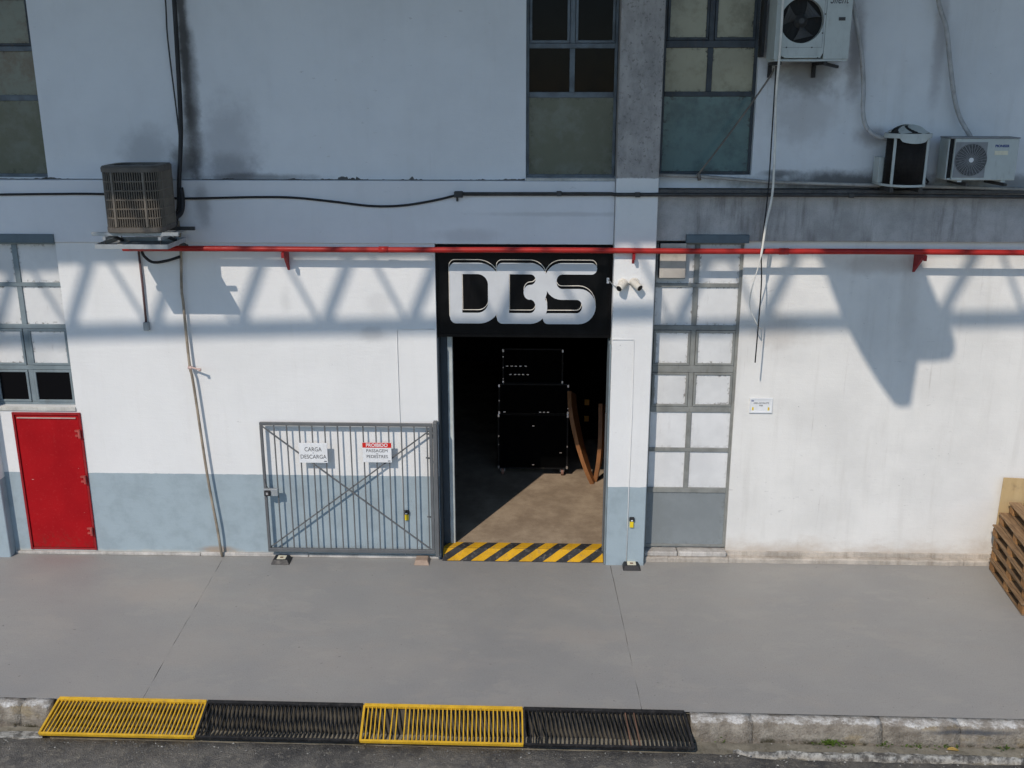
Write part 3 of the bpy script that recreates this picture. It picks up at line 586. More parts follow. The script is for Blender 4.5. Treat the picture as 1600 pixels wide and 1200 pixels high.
# roof overhang above the picture
def YT(x): return -(6.5 - 0.023 * x)
rf = link('roof_overhang', tomesh(bmesh.new()), wh, 'canopy_sheet')
bm = bmesh.new(); ZR = 10.37
V = [bm.verts.new(c) for c in ((-16, YT(-16) - .05, ZR), (16, YT(16) - .05, ZR), (16, 0.3, ZR + .55), (-16, 0.3, ZR + .55), (-16, YT(-16) - .05, ZR + .12), (16, YT(16) - .05, ZR + .12), (16, 0.3, ZR + .67), (-16, 0.3, ZR + .67))]
for f in ((0, 1, 2, 3), (7, 6, 5, 4), (0, 4, 5, 1), (1, 5, 6, 2), (2, 6, 7, 3), (3, 7, 4, 0)): bm.faces.new([V[i] for i in f])
bmesh.ops.recalc_face_normals(bm, faces=bm.faces); bm.to_mesh(rf.data); bm.free(); rf.data.materials.append(MATS['canopy_sheet']) if not rf.data.materials else None
# open-web gantry across the yard, high above the viewpoint: its soft shadow crosses the wall
def YG(x): return -(9.5 - 0.027 * (x + 4.4))
tz0 = 12.35; gx0, gx1 = -17.0, 11.0
gn = thing('lattice_gantry', 'steel lattice gantry spanning the yard out of frame, casting the zigzag shadow', 'gantry', (-3, -9.5, -0.15))
link('bottom_chord', tomesh(bar((gx0, YG(gx0), tz0), (gx1, YG(gx1), tz0), 0.115, 0.115, (0, 0, 1))), gn, 'truss_steel')
link('top_chord', tomesh(bar((gx0, YG(gx0), tz0 + 1.25), (gx1, YG(gx1), tz0 + 1.25), 0.125, 0.125, (0, 0, 1))), gn, 'truss_steel')
for x in (gx0, gx1): link('post', B(x - .12, x + .12, YG(x) - .12, YG(x) + .12, -0.15, tz0 + 1.3, bev=0.01), gn, 'truss_steel')
x0 = -10.23 - 1.069 * 6
while x0 < gx1 - 1:
    link('web', tomesh(bar((x0, YG(x0), tz0 + .06), (x0 + .50, YG(x0 + .5), tz0 + 1.2), 0.085, 0.085)), gn, 'truss_steel')
    link('web', tomesh(bar((x0 + .42, YG(x0 + .42), tz0 + 1.2), (x0 + 1.0, YG(x0 + 1.0), tz0 + .06), 0.06, 0.06)), gn, 'truss_steel'); x0 += 1.069
# unseen blocker added below the overhang, its outline drawn from the pointed shadow
poly = [(3.26, 4.08), (3.44, 3.62), (3.60, 3.277), (3.72, 3.08), (3.866, 2.845), (4.08, 2.53), (4.312, 2.242), (4.41, 2.215), (4.512, 2.235), (4.52, 2.5), (4.535, 2.80), (4.73, 2.80), (4.925, 2.83), (4.965, 2.94), (4.945, 3.08), (4.80, 3.324), (4.66, 3.60), (4.535, 3.822), (4.44, 4.08)]
PT = 6.2
bm = bmesh.new(); fr = []; bk = []
for (x, z) in poly:
    X = x - .46 * PT; Z = z + .97 * PT; fr.append(bm.verts.new((X, -PT - .06, Z))); bk.append(bm.verts.new((X, -PT + .06, Z)))
bm.faces.new(fr); bm.faces.new(bk[::-1])
for i in range(len(fr)): j = (i + 1) % len(fr); bm.faces.new((fr[i], fr[j], bk[j], bk[i]))
tag(link('shadow_caster', tomesh(bm), None, 'shadow_caster'), 'added unseen blocker under the roof overhang, shaped to cast the pointed shadow', 'shadow_caster')

# hazard-striped threshold: a short ramp, then flat
RAMP = [(-0.085, 0.003), (0.10, 0.103), (0.262, 0.104)]
def rz(y): return RAMP[0][1] + (RAMP[1][1] - RAMP[0][1]) * (y - RAMP[0][0]) / (RAMP[1][0] - RAMP[0][0]) if y < RAMP[1][0] else RAMP[1][1]
bm = bmesh.new(); rows = [[bm.verts.new((x, y, z)) for x in (-1.245, 0.828)] for y, z in RAMP]; sk = [bm.verts.new((x, -0.085, -0.01)) for x in (-1.245, 0.828)]
for a, b in zip([sk] + rows, rows): bm.faces.new((a[0], a[1], b[1], b[0]))
th = struct(link('threshold', tomesh(bm), None, 'floor_black'))
for i in range(9):
    xa = -1.50 + i * 0.310; w = 0.165; y0, y1 = -0.083, 0.26; sl = 0.42; L_ = []
    for t in range(9):
        yy = y0 + (y1 - y0) * t / 8; a = xa + (0.24 * (yy - y0) / 0.183 if yy < 0.10 else 0.24 + 0.105 * (yy - 0.10) / 0.16) + random.uniform(-.003, .003)
        L_.append((min(max(a, -1.243), 0.826), min(max(a + w, -1.243), 0.826), yy))
    bm = bmesh.new(); vs = [(bm.verts.new((a, yy, rz(yy) + 0.004)), bm.verts.new((b, yy, rz(yy) + 0.004))) for a, b, yy in L_]
    for A_, B_ in zip(vs, vs[1:]):
        if (A_[1].co.x - A_[0].co.x) + (B_[1].co.x - B_[0].co.x) > 0.01: bm.faces.new((A_[0], A_[1], B_[1], B_[0]))
    bmesh.ops.delete(bm, geom=[v for v in bm.verts if not v.link_faces], context='VERTS')
    if bm.faces: link('stripe', tomesh(bm), th, 'floor_yellow')
    else: bm.free()

# ------------------------------------------------------------------ name board over the doorway
SX = lambda u: -1.112 + (u - 118) * 0.001341
SZ = lambda v: 3.898 - (v - 145) * 0.001372
def arc(cx, cy, rx, ry, a0, a1, n=10): return [(cx + rx * math.cos(R(a0 + (a1 - a0) * i / n)), cy - ry * math.sin(R(a0 + (a1 - a0) * i / n))) for i in range(n + 1)]
def tomap(lp, du=0, dv=0): return [(SX(u + du), SZ(v + dv)) for u, v in lp]
sg = thing('name_board', 'black board reading DBS in large silver letters above the open doorway', 'sign', (-0.21, 0.05, 2.945))
link('board', B(-1.262, 0.848, 0.06, 0.115, 2.95, 4.085, bev=0.004), sg, 'sign_black')
link('board_edge', boxes([(-1.262, 0.848, 0.05, 0.059, 2.945, 2.985), (-1.262, -1.235, 0.05, 0.059, 2.99, 4.08), (0.82, 0.848, 0.05, 0.059, 2.99, 4.08)], 0.002), sg, 'sign_black')
D_out = arc(180, 227, 55, 55, 180, 90) + arc(385, 372, 200, 200, 90, 0) + arc(385, 515, 200, 200, 0, -90) + arc(180, 660, 55, 55, -90, -180)
D_in = [(237, 272)] + arc(375, 367, 95, 95, 90, 0) + arc(375, 523, 95, 95, 0, -90) + [(237, 618)]
B_out = arc(600, 222, 50, 50, 180, 90) + arc(850, 322, 150, 150, 90, 20) + [(1000, 440)] + arc(850, 565, 155, 150, 30, -90) + arc(600, 665, 50, 50, -90, -180)
B_in = [(660, 272)] + arc(850, 319, 47, 47, 90, -90) + arc(845, 432, 55, 66, 90, 270) + arc(850, 557, 47, 61, 90, -90) + [(660, 618)]
S_out = (arc(1395, 222, 50, 50, -90, 90) + arc(1130, 322, 150, 150, 90, 180, 8) + arc(1130, 342, 150, 155, 180, 270, 8) + arc(1270, 557, 48, 60, 90, -90) + [(1010, 618)] + arc(1010, 667, 44, 49, 90, 270)
         + arc(1290, 557, 150, 158, -90, 90, 14) + arc(1132, 336, 47, 64, 270, 90, 8))
for nm, loops, dy in (('letter', [D_out, D_in], 0.0), ('letter', [B_out, B_in], -0.003), ('letter', [S_out], -0.006)):
    lt = poly_curve(nm, [tomap(l) for l in loops], (0, 0.048 + dy * .4, 0), 'sign_silver', sg, extrude=0.0012)
    for l in loops: poly_curve('outline', [tomap(l, -4 if l in (D_out, B_out, S_out) else 4, -26)], (0, 0.0545, 0), 'sign_line', lt, bevel=0.005, fill=False)

# ------------------------------------------------------------------ red fire main along the wall
rp = thing('fire_pipe', 'long red steel pipe running along the wall below the beam', 'pipe', (-5.0, -0.21, 4.055))
link('pipe', tube([(-4.93 + i * 0.62, -0.21, 4.053 + 0.003 * math.sin(i)) for i in range(22)], 0.033, 12), rp, 'red_pipe', True)
for x in (-1.9, 2.75): link('coupling', tube([(x, -0.21, 4.053), (x + .11, -0.21, 4.053)], 0.038, 12), rp, 'red_pipe', True)
for x, yb in ((-3.03, 0.0), (1.075, -0.14), (4.42, 0.08)):
    bm = bmesh.new(); bx(bm, x - .015, x + .015, -0.26, -0.205, 3.955, 4.02); bx(bm, x - .012, x + .012, -0.24, yb, 3.985, 4.01)
    V = [bm.verts.new(c) for c in ((x - .014, yb - .002, 3.99), (x - .014, -0.2, 3.99), (x - .014, yb - .002, 3.99 - (.1 if x == 1.075 else .22)), (x + .014, yb - .002, 3.99), (x + .014, -0.2, 3.99), (x + .014, yb - .002, 3.99 - (.1 if x == 1.075 else .22)))]
    for f in ((0, 1, 2), (5, 4, 3), (0, 3, 4, 1), (1, 4, 5, 2), (2, 5, 3, 0)): bm.faces.new([V[i] for i in f])
    link('bracket', tomesh(bm), rp, 'red_trim')

# ------------------------------------------------------------------ barred gate against the wall
gt = thing('barred_gate', 'grey steel barred gate with crossed braces standing open against the wall', 'gate', (-1.33, -0.10, 0.1))
GX0, GX1, GZ0, GZ1, GY = -3.495, -1.335, 0.115, 1.875, -0.10
link('frame', boxes([(GX0, GX1, GY - .018, GY + .018, GZ1 - .04, GZ1), (GX0, GX1, GY - .022, GY + .018, GZ0, GZ0 + .05), (GX0, GX0 + .035, GY - .018, GY + .018, GZ0 + .05, GZ1 - .04), (GX1 - .04, GX1, GY - .018, GY + .018, GZ0 + .05, GZ1 - .04)], 0.004), gt, 'gate_grey')
link('hinge_post', boxes([(GX1 + .006, GX1 + .056, GY - .02, -0.002, 0.07, 1.885)], 0.004), gt, 'gate_grey')
bme = B(-.0075, .0075, -.0075, .0075, 0, GZ1 - GZ0 - .092)
for i in range(13): link('bar', bme, gt, 'gate_grey', at=(GX0 + .018 + (i + 1) * 0.1595, GY, GZ0 + .051))
link('brace', tomesh(bar((GX0 + .03, GY - .016, GZ1 - .045), (GX1 - .04, GY - .016, GZ0 + .055), 0.016, 0.012)), gt, 'gate_grey')
link('brace', tomesh(bar((GX1 - .04, GY + .016, GZ1 - .10), (GX0 + .03, GY + .016, GZ0 + .055), 0.016, 0.012)), gt, 'gate_grey')
lk = link('lock_box', B(-3.49, -3.31, -0.155, -0.115, 0.905, 1.0, bev=0.004), gt, 'galvanised')
link('padlock', boxes([(-3.478, -3.40, -0.178, -0.157, 0.912, 0.985)], 0.006), gt, 'black_rubber')
link('keyhole_cover', boxes([(-3.455, -3.425, -0.186, -0.179, 0.93, 0.965)], 0.002), lk, 'chrome')
link('shackle_wire', tube([(-3.43, -0.14, 1.0), (-3.46, -0.13, 1.06), (-3.475, -0.12, 1.12)], 0.004, 6, 4), gt, 'steel_dark', True)
for z in (1.74, 0.62, 1.42): link('hinge', tube([(GX1 - .09, GY + .012, z), (GX1 - .005, GY + .03, z - .02)], 0.011, 8), gt, 'gate_grey')
def plate(x0, x1, z0, z1, y, label, red):
    s = thing('gate_sign', label, 'sign', ((x0 + x1) / 2, y, z0), 'notices on the gate')
    link('plate', B(x0, x1, y - .004, y + .004, z0, z1, bev=0.002), s, 'plate_white'); return s
Y_ = -0.128
s1 = plate(-3.014, -2.655, 1.352, 1.615, Y_, 'white gate notice reading CARGA E DESCARGA', 0); f_ = Y_ - .0052
cx = -2.834
text('CARGA', cx, f_, 1.530, 0.078, 'ink_dark', s1, width=0.215); text('E', cx, f_, 1.482, 0.024, 'ink_dark', s1); text('DESCARGA', cx, f_, 1.432, 0.074, 'ink_dark', s1, width=0.325); text('DBS', -2.685, f_, 1.373, 0.017, 'ink_dark', s1, bold=0.0012)
s2 = plate(-2.212, -1.85, 1.366, 1.628, Y_, 'white gate notice with red PROIBIDO header, nearer the doorway', 1); cx = -2.031
link('header', B(-2.2115, -1.8505, Y_ - .0062, Y_ - .0042, 1.562, 1.6275), s2, 'plate_red')
text('PROIBIDO', cx, Y_ - .0072, 1.594, 0.062, 'plate_white', s2, width=0.27, bold=0.0012); text('PASSAGEM', cx, f_, 1.520, 0.058, 'ink_dark', s2, width=0.265); text('DE', cx, f_, 1.481, 0.02, 'ink_dark', s2); text('PEDESTRES', cx, f_, 1.443, 0.058, 'ink_dark', s2, width=0.265); text('DBS', -1.882, f_, 1.386, 0.017, 'ink_dark', s2, bold=0.0012)
ws = thing('wall_notice', 'small white framed notice about pallets on the wall right of the tall window', 'sign', (2.733, 0.07, 2.0))
link('plate', B(2.593, 2.873, 0.066, 0.078, 2.0, 2.19, bev=0.003), ws, 'plate_white'); link('rim', boxes([(2.593, 2.873, 0.058, 0.0655, 2.0, 2.018), (2.593, 2.873, 0.058, 0.0655, 2.172, 2.19), (2.593, 2.606, 0.058, 0.0655, 2.018, 2.172), (2.86, 2.873, 0.058, 0.0655, 2.018, 2.172)]), ws, 'plate_white')
text('ÁREA DE PALETE', 2.735, 0.0648, 2.125, 0.03, 'ink_dark', ws, width=0.19); text('PBR', 2.735, 0.0648, 2.093, 0.028, 'ink_dark', ws)
for x in (2.635, 2.828): link('symbol', B(x - .01, x + .01, 0.0635, 0.0655, 2.032, 2.072, bev=0.0006), ws, 'tag_yellow')
link('symbol', B(2.612, 2.642, 0.0635, 0.0655, 2.148, 2.16, bev=0.0006), ws, 'ink_blue')

# thin conduits with sensor clips
def conduit(name, pts, r, m, label, cat, sm=0, n=7): return tag(link(name, tube(pts, r, n, sm), None, m, True), label, cat)
conduit('sensor_conduit', [(-1.29, -0.008, 3.055), (-1.752, -0.008, 3.05), (-1.752, -0.008, 2.4), (-1.745, -0.008, 1.2), (-1.735, -0.008, 0.0)], 0.0055, 'conduit_white', 'thin white conduit dropping down the wall behind the gate', 'conduit')
conduit('sensor_conduit', [(0.86, -0.148, 2.975), (1.118, -0.148, 2.975), (1.126, -0.148, 2.0), (1.118, -0.148, 1.05), (1.12, -0.148, 0.06)], 0.0055, 'conduit_white', 'thin white conduit dropping down the pillar right of the doorway', 'conduit')
for (x, y, z, lb) in ((-1.70, -0.012, 0.545, 'small black and yellow sensor clip on the wall behind the gate'), (1.168, -0.15, 0.545, 'small black and yellow sensor clip low on the pillar')):
    t = thing('sensor_clip', lb, 'sensor', (x, y, z), 'black and yellow sensor clips')
    link('housing', B(x - .032, x + .032, y - .03, y + .008, z + .075, z + .13, bev=0.008), t, 'black_rubber')
    link('tag', B(x - .024, x + .024, y - .022, y + .008, z - .01, z + .074, bev=0.006), t, 'tag_yellow'); link('lens', B(x - .012, x + .012, y - .033, y - .0302, z + .085, z + .1), t, 'plate_white')
for (x, y, lb, m, sz) in ((-3.315, -0.16, 'dark wedge block with cream label on the pavement below the gate latch', 'block_black', .12), (1.18, -0.20, 'dark wedge block with cream label at the foot of the pillar', 'block_black', .115), (-1.50, -0.13, 'tan wedge block on the pavement below the gate hinge', 'tan_block', .10)):
    t = thing('wedge_block', lb, 'block', (x, y, 0.0), 'wedge blocks on the pavement')
    bm = bmesh.new(); h = 0.055
    V = [bm.verts.new(c) for c in ((x - sz, y - .10, 0), (x + sz, y - .10, 0), (x + sz, y + .09, 0), (x - sz, y + .09, 0), (x - sz * .82, y - .055, h), (x + sz * .72, y - .055, h), (x + sz * .72, y + .085, h), (x - sz * .82, y + .085, h))]
    for f in ((3, 2, 1, 0), (4, 5, 6, 7), (0, 1, 5, 4), (1, 2, 6, 5), (2, 3, 7, 6), (3, 0, 4, 7)): bm.faces.new([V[i] for i in f])
    bmesh.ops.bevel(bm, geom=bm.edges[:], offset=0.006, segments=1, affect='EDGES'); link('body', tomesh(bm), t, m)
    if m == 'block_black': link('label_plate', B(x - .055, x + .055, y - .045, y + .06, h - .002, h + .003), t, 'paper_cream'); link('mark', B(x - .02, x + .02, y - .015, y + .02, h + .0035, h + .0045), t, 'rust_paint')

# ------------------------------------------------------------------ cables and pipes on the front
conduit('rusty_wall_pipe', [(-4.30, -0.05, 4.36), (-4.30, -0.05, 4.02), (-4.335, -0.05, 3.55), (-4.33, -0.05, 3.36), (-4.326, -0.06, 2.96), (-4.313, -0.07, 2.56), (-4.285, -0.08, 2.35), (-4.212, -0.09, 1.16), (-4.147, -0.09, 0.46), (-4.13, -0.07, 0.12), (-4.128, -0.045, 0.01)], 0.017, 'pipe_rusty', 'leaning rusty thin pipe running down the wall left of the gate', 'pipe', 4)
bm = bmesh.new(); tube_bm(bm, [(-4.31, -0.07, 2.567), (-4.17, -0.12, 2.552)], 0.012, 8); tube_bm(bm, [(-4.185, -0.13, 2.552), (-4.16, -0.13, 2.55)], 0.02, 8); tube_bm(bm, [(-4.335, -0.07, 2.565), (-4.29, -0.07, 2.563)], 0.024, 8)
tag(link('pipe_tap', tomesh(bm), None, 'pale_chip'), 'small tap branching from the leaning rusty pipe', 'tap')
rc = thing('switch_drop', 'maroon conduit dropping from the red pipe to a grey box', 'conduit', (-4.815, -0.03, 3.0))
link('conduit', tube([(-4.822, -0.03, 4.06), (-4.815, -0.03, 3.6), (-4.818, -0.03, 3.12)], 0.014, 8), rc, 'pipe_maroon', True); link('box', B(-4.85, -4.785, -0.06, 0.0, 3.02, 3.125, bev=0.006), rc, 'galvanised')
conduit('looped_cable', [(-4.765, -0.10, 4.10), (-4.755, -0.10, 4.02), (-4.73, -0.10, 3.945), (-4.632, -0.10, 3.873), (-4.476, -0.08, 3.887), (-4.31, -0.06, 3.936)], 0.017, 'black_rubber', 'black hose looping below the condenser tray', 'hose', 6)
conduit('black_cable', [(-8.0, -0.05, 4.64), (-6.4, -0.05, 4.66), (-5.79, -0.05, 4.668), (-5.2, -0.05, 4.67), (-4.6, -0.05, 4.64), (-4.187, -0.06, 4.622), (-3.352, -0.05, 4.639), (-2.9, -0.05, 4.633), (-2.45, -0.05, 4.59), (-2.0, -0.05, 4.54), (-1.62, -0.05, 4.548), (-1.245, -0.05, 4.609), (-0.99, -0.06, 4.672)], 0.014, 'black_rubber', 'sagging black cable along the pale beam', 'cable', 6)
jb = thing('metal_trunking', 'dark straight conduit with junction box running right along the beam', 'conduit', (-0.96, -0.06, 4.6))
link('junction_box', B(-1.02, -0.92, -0.10, -0.03, 4.645, 4.715, bev=0.006), jb, 'steel_dark'); link('nipple', tube([(-0.985, -0.07, 4.645), (-0.985, -0.07, 4.60)], 0.014, 8), jb, 'steel_dark')
link('conduit', tube([(-0.92, -0.07, 4.685), (0.80, -0.07, 4.69), (0.85, -0.17, 4.692), (1.35, -0.17, 4.694), (1.5, -0.165, 4.694), (3.53, -0.165, 4.694), (5.5, -0.165, 4.68), (9.0, -0.165, 4.675)], 0.022, 8), jb, 'steel_dark', True)
for x, y in ((0.2, -0.07), (1.1, -0.17), (3.53, -0.165)): link('clip', B(x - .03, x + .03, y - .03, y + .03, 4.665, 4.72, bev=0.004), jb, 'steel_dark')
conduit('pale_pipe', [(1.35, -0.06, 4.905), (1.8, -0.06, 4.893), (2.6, -0.06, 4.83), (3.85, -0.08, 4.795), (4.8, -0.08, 4.775), (5.52, -0.08, 4.757), (8.5, -0.08, 4.72)], 0.02, 'pipe_pale', 'pale plastic pipe sloping along the foot of the upper windows', 'pipe')
bm = bmesh.new(); tube_bm(bm, [(1.795, -0.09, 4.93), (1.81, -0.09, 4.85)], 0.022, 8); tube_bm(bm, catmull([(1.80, -0.10, 4.93), (2.15, -0.12, 5.42), (2.50, -0.14, 5.95), (2.56, -0.14, 6.08)], 4), 0.010, 8)
tag(link('drain_tube', tomesh(bm), None, 'tube_brown', True), 'thin drain tube slanting across the teal window pane', 'tube')
conduit('down_cable', [(-4.10, -0.06, 7.4), (-4.113, -0.06, 6.8), (-4.135, -0.06, 6.1), (-4.155, -0.06, 5.6), (-4.18, -0.07, 5.25), (-4.225, -0.10, 4.85), (-4.25, -0.12, 4.55), (-4.29, -0.12, 4.40), (-4.33, -0.14, 4.30)], [0.026] * 45 + [0.036] * 4, 'black_rubber', 'thick black cable bundle hanging down the stained upper wall', 'cable', 6)
conduit('thin_cable', [(-4.225, -0.02, 7.4), (-4.226, -0.02, 6.8), (-4.24, -0.02, 6.47), (-4.231, -0.02, 6.09), (-4.213, -0.02, 5.6), (-4.20, -0.04, 5.28), (-4.22, -0.06, 5.0)], 0.009, 'steel_dark', 'thin dark cable left of the thick cable bundle', 'cable', 6)
conduit('insulated_pipe', [(-4.22, -0.10, 4.75), (-4.20, -0.14, 4.58), (-4.22, -0.2, 4.46), (-4.30, -0.30, 4.42)], 0.034, 'black_rubber', 'black insulated pipe bending into the brown condenser', 'pipe', 6)
conduit('white_cable', [(2.515, -0.56, 7.4), (2.516, -0.56, 6.77), (2.525, -0.54, 6.25), (2.548, -0.4, 5.78), (2.594, -0.3, 5.3), (2.606, -0.3, 4.74), (2.559, -0.3, 4.38), (2.522, -0.3, 3.98), (2.449, -0.3, 3.64), (2.449, -0.25, 3.41), (2.55, -0.2, 3.20), (2.60, -0.1, 3.13), (2.66, 0.05, 3.08)], [0.014] * 42 + [0.007] * 31, 'cable_white', 'loose white cable hanging in front of the right wall', 'cable', 6)
conduit('hanging_cable', [(2.565, -0.22, 6.1), (2.565, -0.25, 5.37), (2.567, -0.25, 4.735), (2.54, -0.25, 4.08), (2.565, -0.25, 3.63), (2.555, -0.25, 2.73)], 0.008, 'black_rubber', 'loose black cable hanging with its free end on the right wall', 'cable', 6)
conduit('hose_pipe', [(3.33, -0.10, 6.9), (3.411, -0.08, 6.66), (3.529, -0.06, 6.24), (3.593, -0.05, 5.85), (3.606, -0.05, 5.63), (3.658, -0.06, 5.45), (3.776, -0.08, 5.35), (3.90, -0.12, 5.315)], 0.026, 'hose_white', 'dirty white wrapped hose curving into the round condenser', 'hose', 6)
conduit('hose_pipe', [(4.25, -0.05, 7.2), (4.313, -0.05, 6.79), (4.433, -0.05, 6.5), (4.504, -0.05, 6.2), (4.607, -0.05, 5.78), (4.699, -0.06, 5.54), (4.809, -0.10, 5.36), (4.84, -0.12, 5.28)], 0.026, 'hose_white', 'dirty white wrapped hose dropping behind the box condenser at right', 'hose', 6)

# ------------------------------------------------------------------ brown top-discharge condenser on its tray
tr = thing('condenser_tray', 'galvanised tray with bars carrying the brown condenser', 'shelf', (-4.515, -0.69, 4.17))
link('tray', boxes([(-4.92, -4.11, -0.97, -0.40, 4.165, 4.172), (-4.92, -4.11, -0.975, -0.968, 4.165, 4.215), (-4.925, -4.918, -0.97, -0.40, 4.165, 4.215), (-4.112, -4.105, -0.97, -0.40, 4.165, 4.215), (-4.92, -4.11, -0.404, -0.397, 4.165, 4.215)]), tr, 'galvanised')
for x in (-4.80, -4.66): link('packing_strip', B(x, x + .085, -0.86, -0.55, 4.173, 4.18), tr, 'plastic_cream')
link('rail', B(-5.02, -4.04, -0.81, -0.77, 4.285, 4.325, bev=0.003), tr, 'galvanised'); link('rail', B(-4.97, -4.02, -0.33, -0.29, 4.285, 4.325, bev=0.003), tr, 'steel_dark')
for x in (-4.86, -4.24):
    link('arm', boxes([(x, x + .035, -0.90, 0.0, 4.248, 4.284)], 0.003), tr, 'galvanised'); link('strut', tomesh(bar((x + .018, -0.62, 4.25), (x + .018, -0.045, 4.06), 0.03, 0.03)), tr, 'steel_dark')
    for y in (-0.88, -0.42): link('hanger', tube([(x + .018, y, 4.25), (x + .018, y, 4.17)], 0.006, 6), tr, 'steel_dark')
CX, CY, KS = -4.53, -0.56, 0.83
cd = thing('condenser_unit', 'weathered brown square condenser with slatted guard and top fan', 'air conditioner', (CX, CY, 4.325))
def rsq(h, r, n=6):
    out = []; h *= KS; r *= KS
    for (sx, sy, a0) in ((1, 1, 0), (-1, 1, 90), (-1, -1, 180), (1, -1, 270)):
        for i in range(n + 1): a = R(a0 + 90 * i / n); out.append((sx * (h - r) + r * math.cos(a), sy * (h - r) + r * math.sin(a)))
    return out
def loft(secs, cap0=True, cap1=True, rot=R(3)):
    bm = bmesh.new(); rings = []; cr, sr = math.cos(rot), math.sin(rot)
    for (h, r_, z) in secs: rings.append([bm.verts.new((CX + x * cr - y * sr, CY + x * sr + y * cr, z)) for x, y in rsq(h, r_)])
    for a, b in zip(rings, rings[1:]):
        for i in range(len(a)): bm.faces.new((a[i], a[(i + 1) % len(a)], b[(i + 1) % len(a)], b[i]))
    if cap0: bm.faces.new(rings[0][::-1])
    if cap1: bm.faces.new(rings[-1])
    return bm
link('coil', tomesh(loft([(0.325, 0.11, 4.36), (0.325, 0.11, 4.99)])), cd, 'ac_coil')
link('base', tomesh(loft([(0.375, 0.13, 4.326), (0.38, 0.13, 4.335), (0.38, 0.13, 4.385), (0.35, 0.13, 4.39)])), cd, 'ac_taupe')
bm = loft([(0.33, 0.13, 4.985), (0.385, 0.14, 4.985), (0.388, 0.14, 5.03), (0.372, 0.14, 5.052)], True, False)
bm.verts.ensure_lookup_table(); top = bm.verts[-28:]; hole = []
for v in top:
    d = Vector((v.co.x - CX, v.co.y - CY, 0)).normalized(); hole.append(bm.verts.new((CX + d.x * 0.26, CY + d.y * 0.26, 5.056)))
low = [bm.verts.new(v.co + Vector((0, 0, -0.06))) for v in hole]
for i in range(28): j = (i + 1) % 28; bm.faces.new((top[i], top[j], hole[j], hole[i])); bm.faces.new((hole[i], hole[j], low[j], low[i]))
link('top_cover', tomesh(bm), cd, 'ac_taupe')
link('fan_well', tomesh(disc_bm(bmesh.new(), (CX, CY, 4.99), 0.255, 'Z', 28, 0.006)), cd, 'black_void')
fn = link('fan', tomesh(disc_bm(bmesh.new(), (CX, CY, 4.997), 0.09, 'Z', 20, 0.045, 0.07)), cd, 'ac_taupe')
for i in range(4): a = R(90 * i + 20); link('blade', tomesh(bar((CX + .06 * math.cos(a), CY + .06 * math.sin(a), 5.02), (CX + .235 * math.cos(a), CY + .235 * math.sin(a), 5.005), 0.11, 0.006, (0.3, 0.2, 1))), fn, 'steel_dark')
gm = bmesh.new(); rot = R(3); cr, sr = math.cos(rot), math.sin(rot); per = rsq(0.37, 0.13, 6)
L = []; tot = 0
for i in range(len(per)): a = Vector(per[i]); b = Vector(per[(i + 1) % len(per)]); L.append((tot, a, b)); tot += (b - a).length
def on(s):
    for (t0, a, b) in reversed(L):
        if s >= t0: d = (b - a).length; q = a + (b - a) * ((s - t0) / d); return Vector((CX + q.x * cr - q.y * sr, CY + q.x * sr + q.y * cr, 0))
N = 88
for i in range(N): p = on(tot * i / N); tube_bm(gm, [p + Vector((0, 0, 4.388)), p + Vector((0, 0, 4.985))], 0.0066, 4, False)
for j in range(5):
    z = 4.388 + (j + 1) * 0.0995
    ring = [on(tot * i / 56 % tot) + Vector((0, 0, z)) for i in range(57)]; tube_bm(gm, ring, 0.008, 5, False)
gl = link('grille', tomesh(gm), cd, 'ac_guard'); gl['kind'] = 'stuff'
for (x, y) in ((-0.22, -0.375), (0.19, -0.375), (0.372, -0.2), (0.372, 0.25), (-0.372, -0.2), (-0.372, 0.25)):
    x *= KS; y *= KS; p = Vector((CX + x * cr - y * sr, CY + x * sr + y * cr, 0)); link('post', B(p.x - .013, p.x + .013, p.y - .01, p.y + .01, 4.388, 4.985, bev=0.003), cd, 'ac_guard')

# ------------------------------------------------------------------ large side-discharge unit, top right
si = thing('split_condenser', 'large ivory condenser with black round fan near the top of the right wall', 'air conditioner', (2.87, -0.3, 6.16))
x0, x1, yf, z0, z1 = 2.475, 3.265, -0.50, 6.165, 7.35; fc = (2.748, yf, 6.555); fr_ = 0.228
def front_with_hole(x0, x1, z0, z1, c, r, y, n=48):
    bm = bmesh.new(); inn = []; out = []
    for i in range(n):
        a = 2 * math.pi * i / n; dx, dz = math.cos(a), math.sin(a); inn.append(bm.verts.new((c[0] + r * dx, y, c[2] + r * dz)))
        t = min(((x1 - c[0]) / dx if dx > 1e-9 else 9e9), ((x0 - c[0]) / dx if dx < -1e-9 else 9e9), ((z1 - c[2]) / dz if dz > 1e-9 else 9e9), ((z0 - c[2]) / dz if dz < -1e-9 else 9e9)); out.append(bm.verts.new((c[0] + t * dx, y, c[2] + t * dz)))
    back = [bm.verts.new(v.co + Vector((0, 0.09, 0))) for v in inn]
    for i in range(n): j = (i + 1) % n; bm.faces.new((inn[i], inn[j], out[j], out[i])); bm.faces.new((inn[j], inn[i], back[i], back[j]))
    return tomesh(bm)
link('fan_panel', front_with_hole(x0 + .07, 2.994, z0 + .012, 7.05, fc, fr_, yf), si, 'ac_ivory')
link('casing', boxes([(x0, x0 + .068, yf + .003, -0.1, z0, z1), (2.998, x1, yf + .001, -0.1, z0 + .002, z1), (x0 + .07, 2.996, yf + .004, -0.1, 7.052, z1), (x0 + .07, 2.996, yf + .1, -0.1, z0 + .002, 7.05)], 0.003), si, 'ac_ivory')
link('base_pan', B(x0 + .01, x1 - .01, yf + .01, -0.1, z0 - .02, z0 - .001), si, 'ac_ivory')
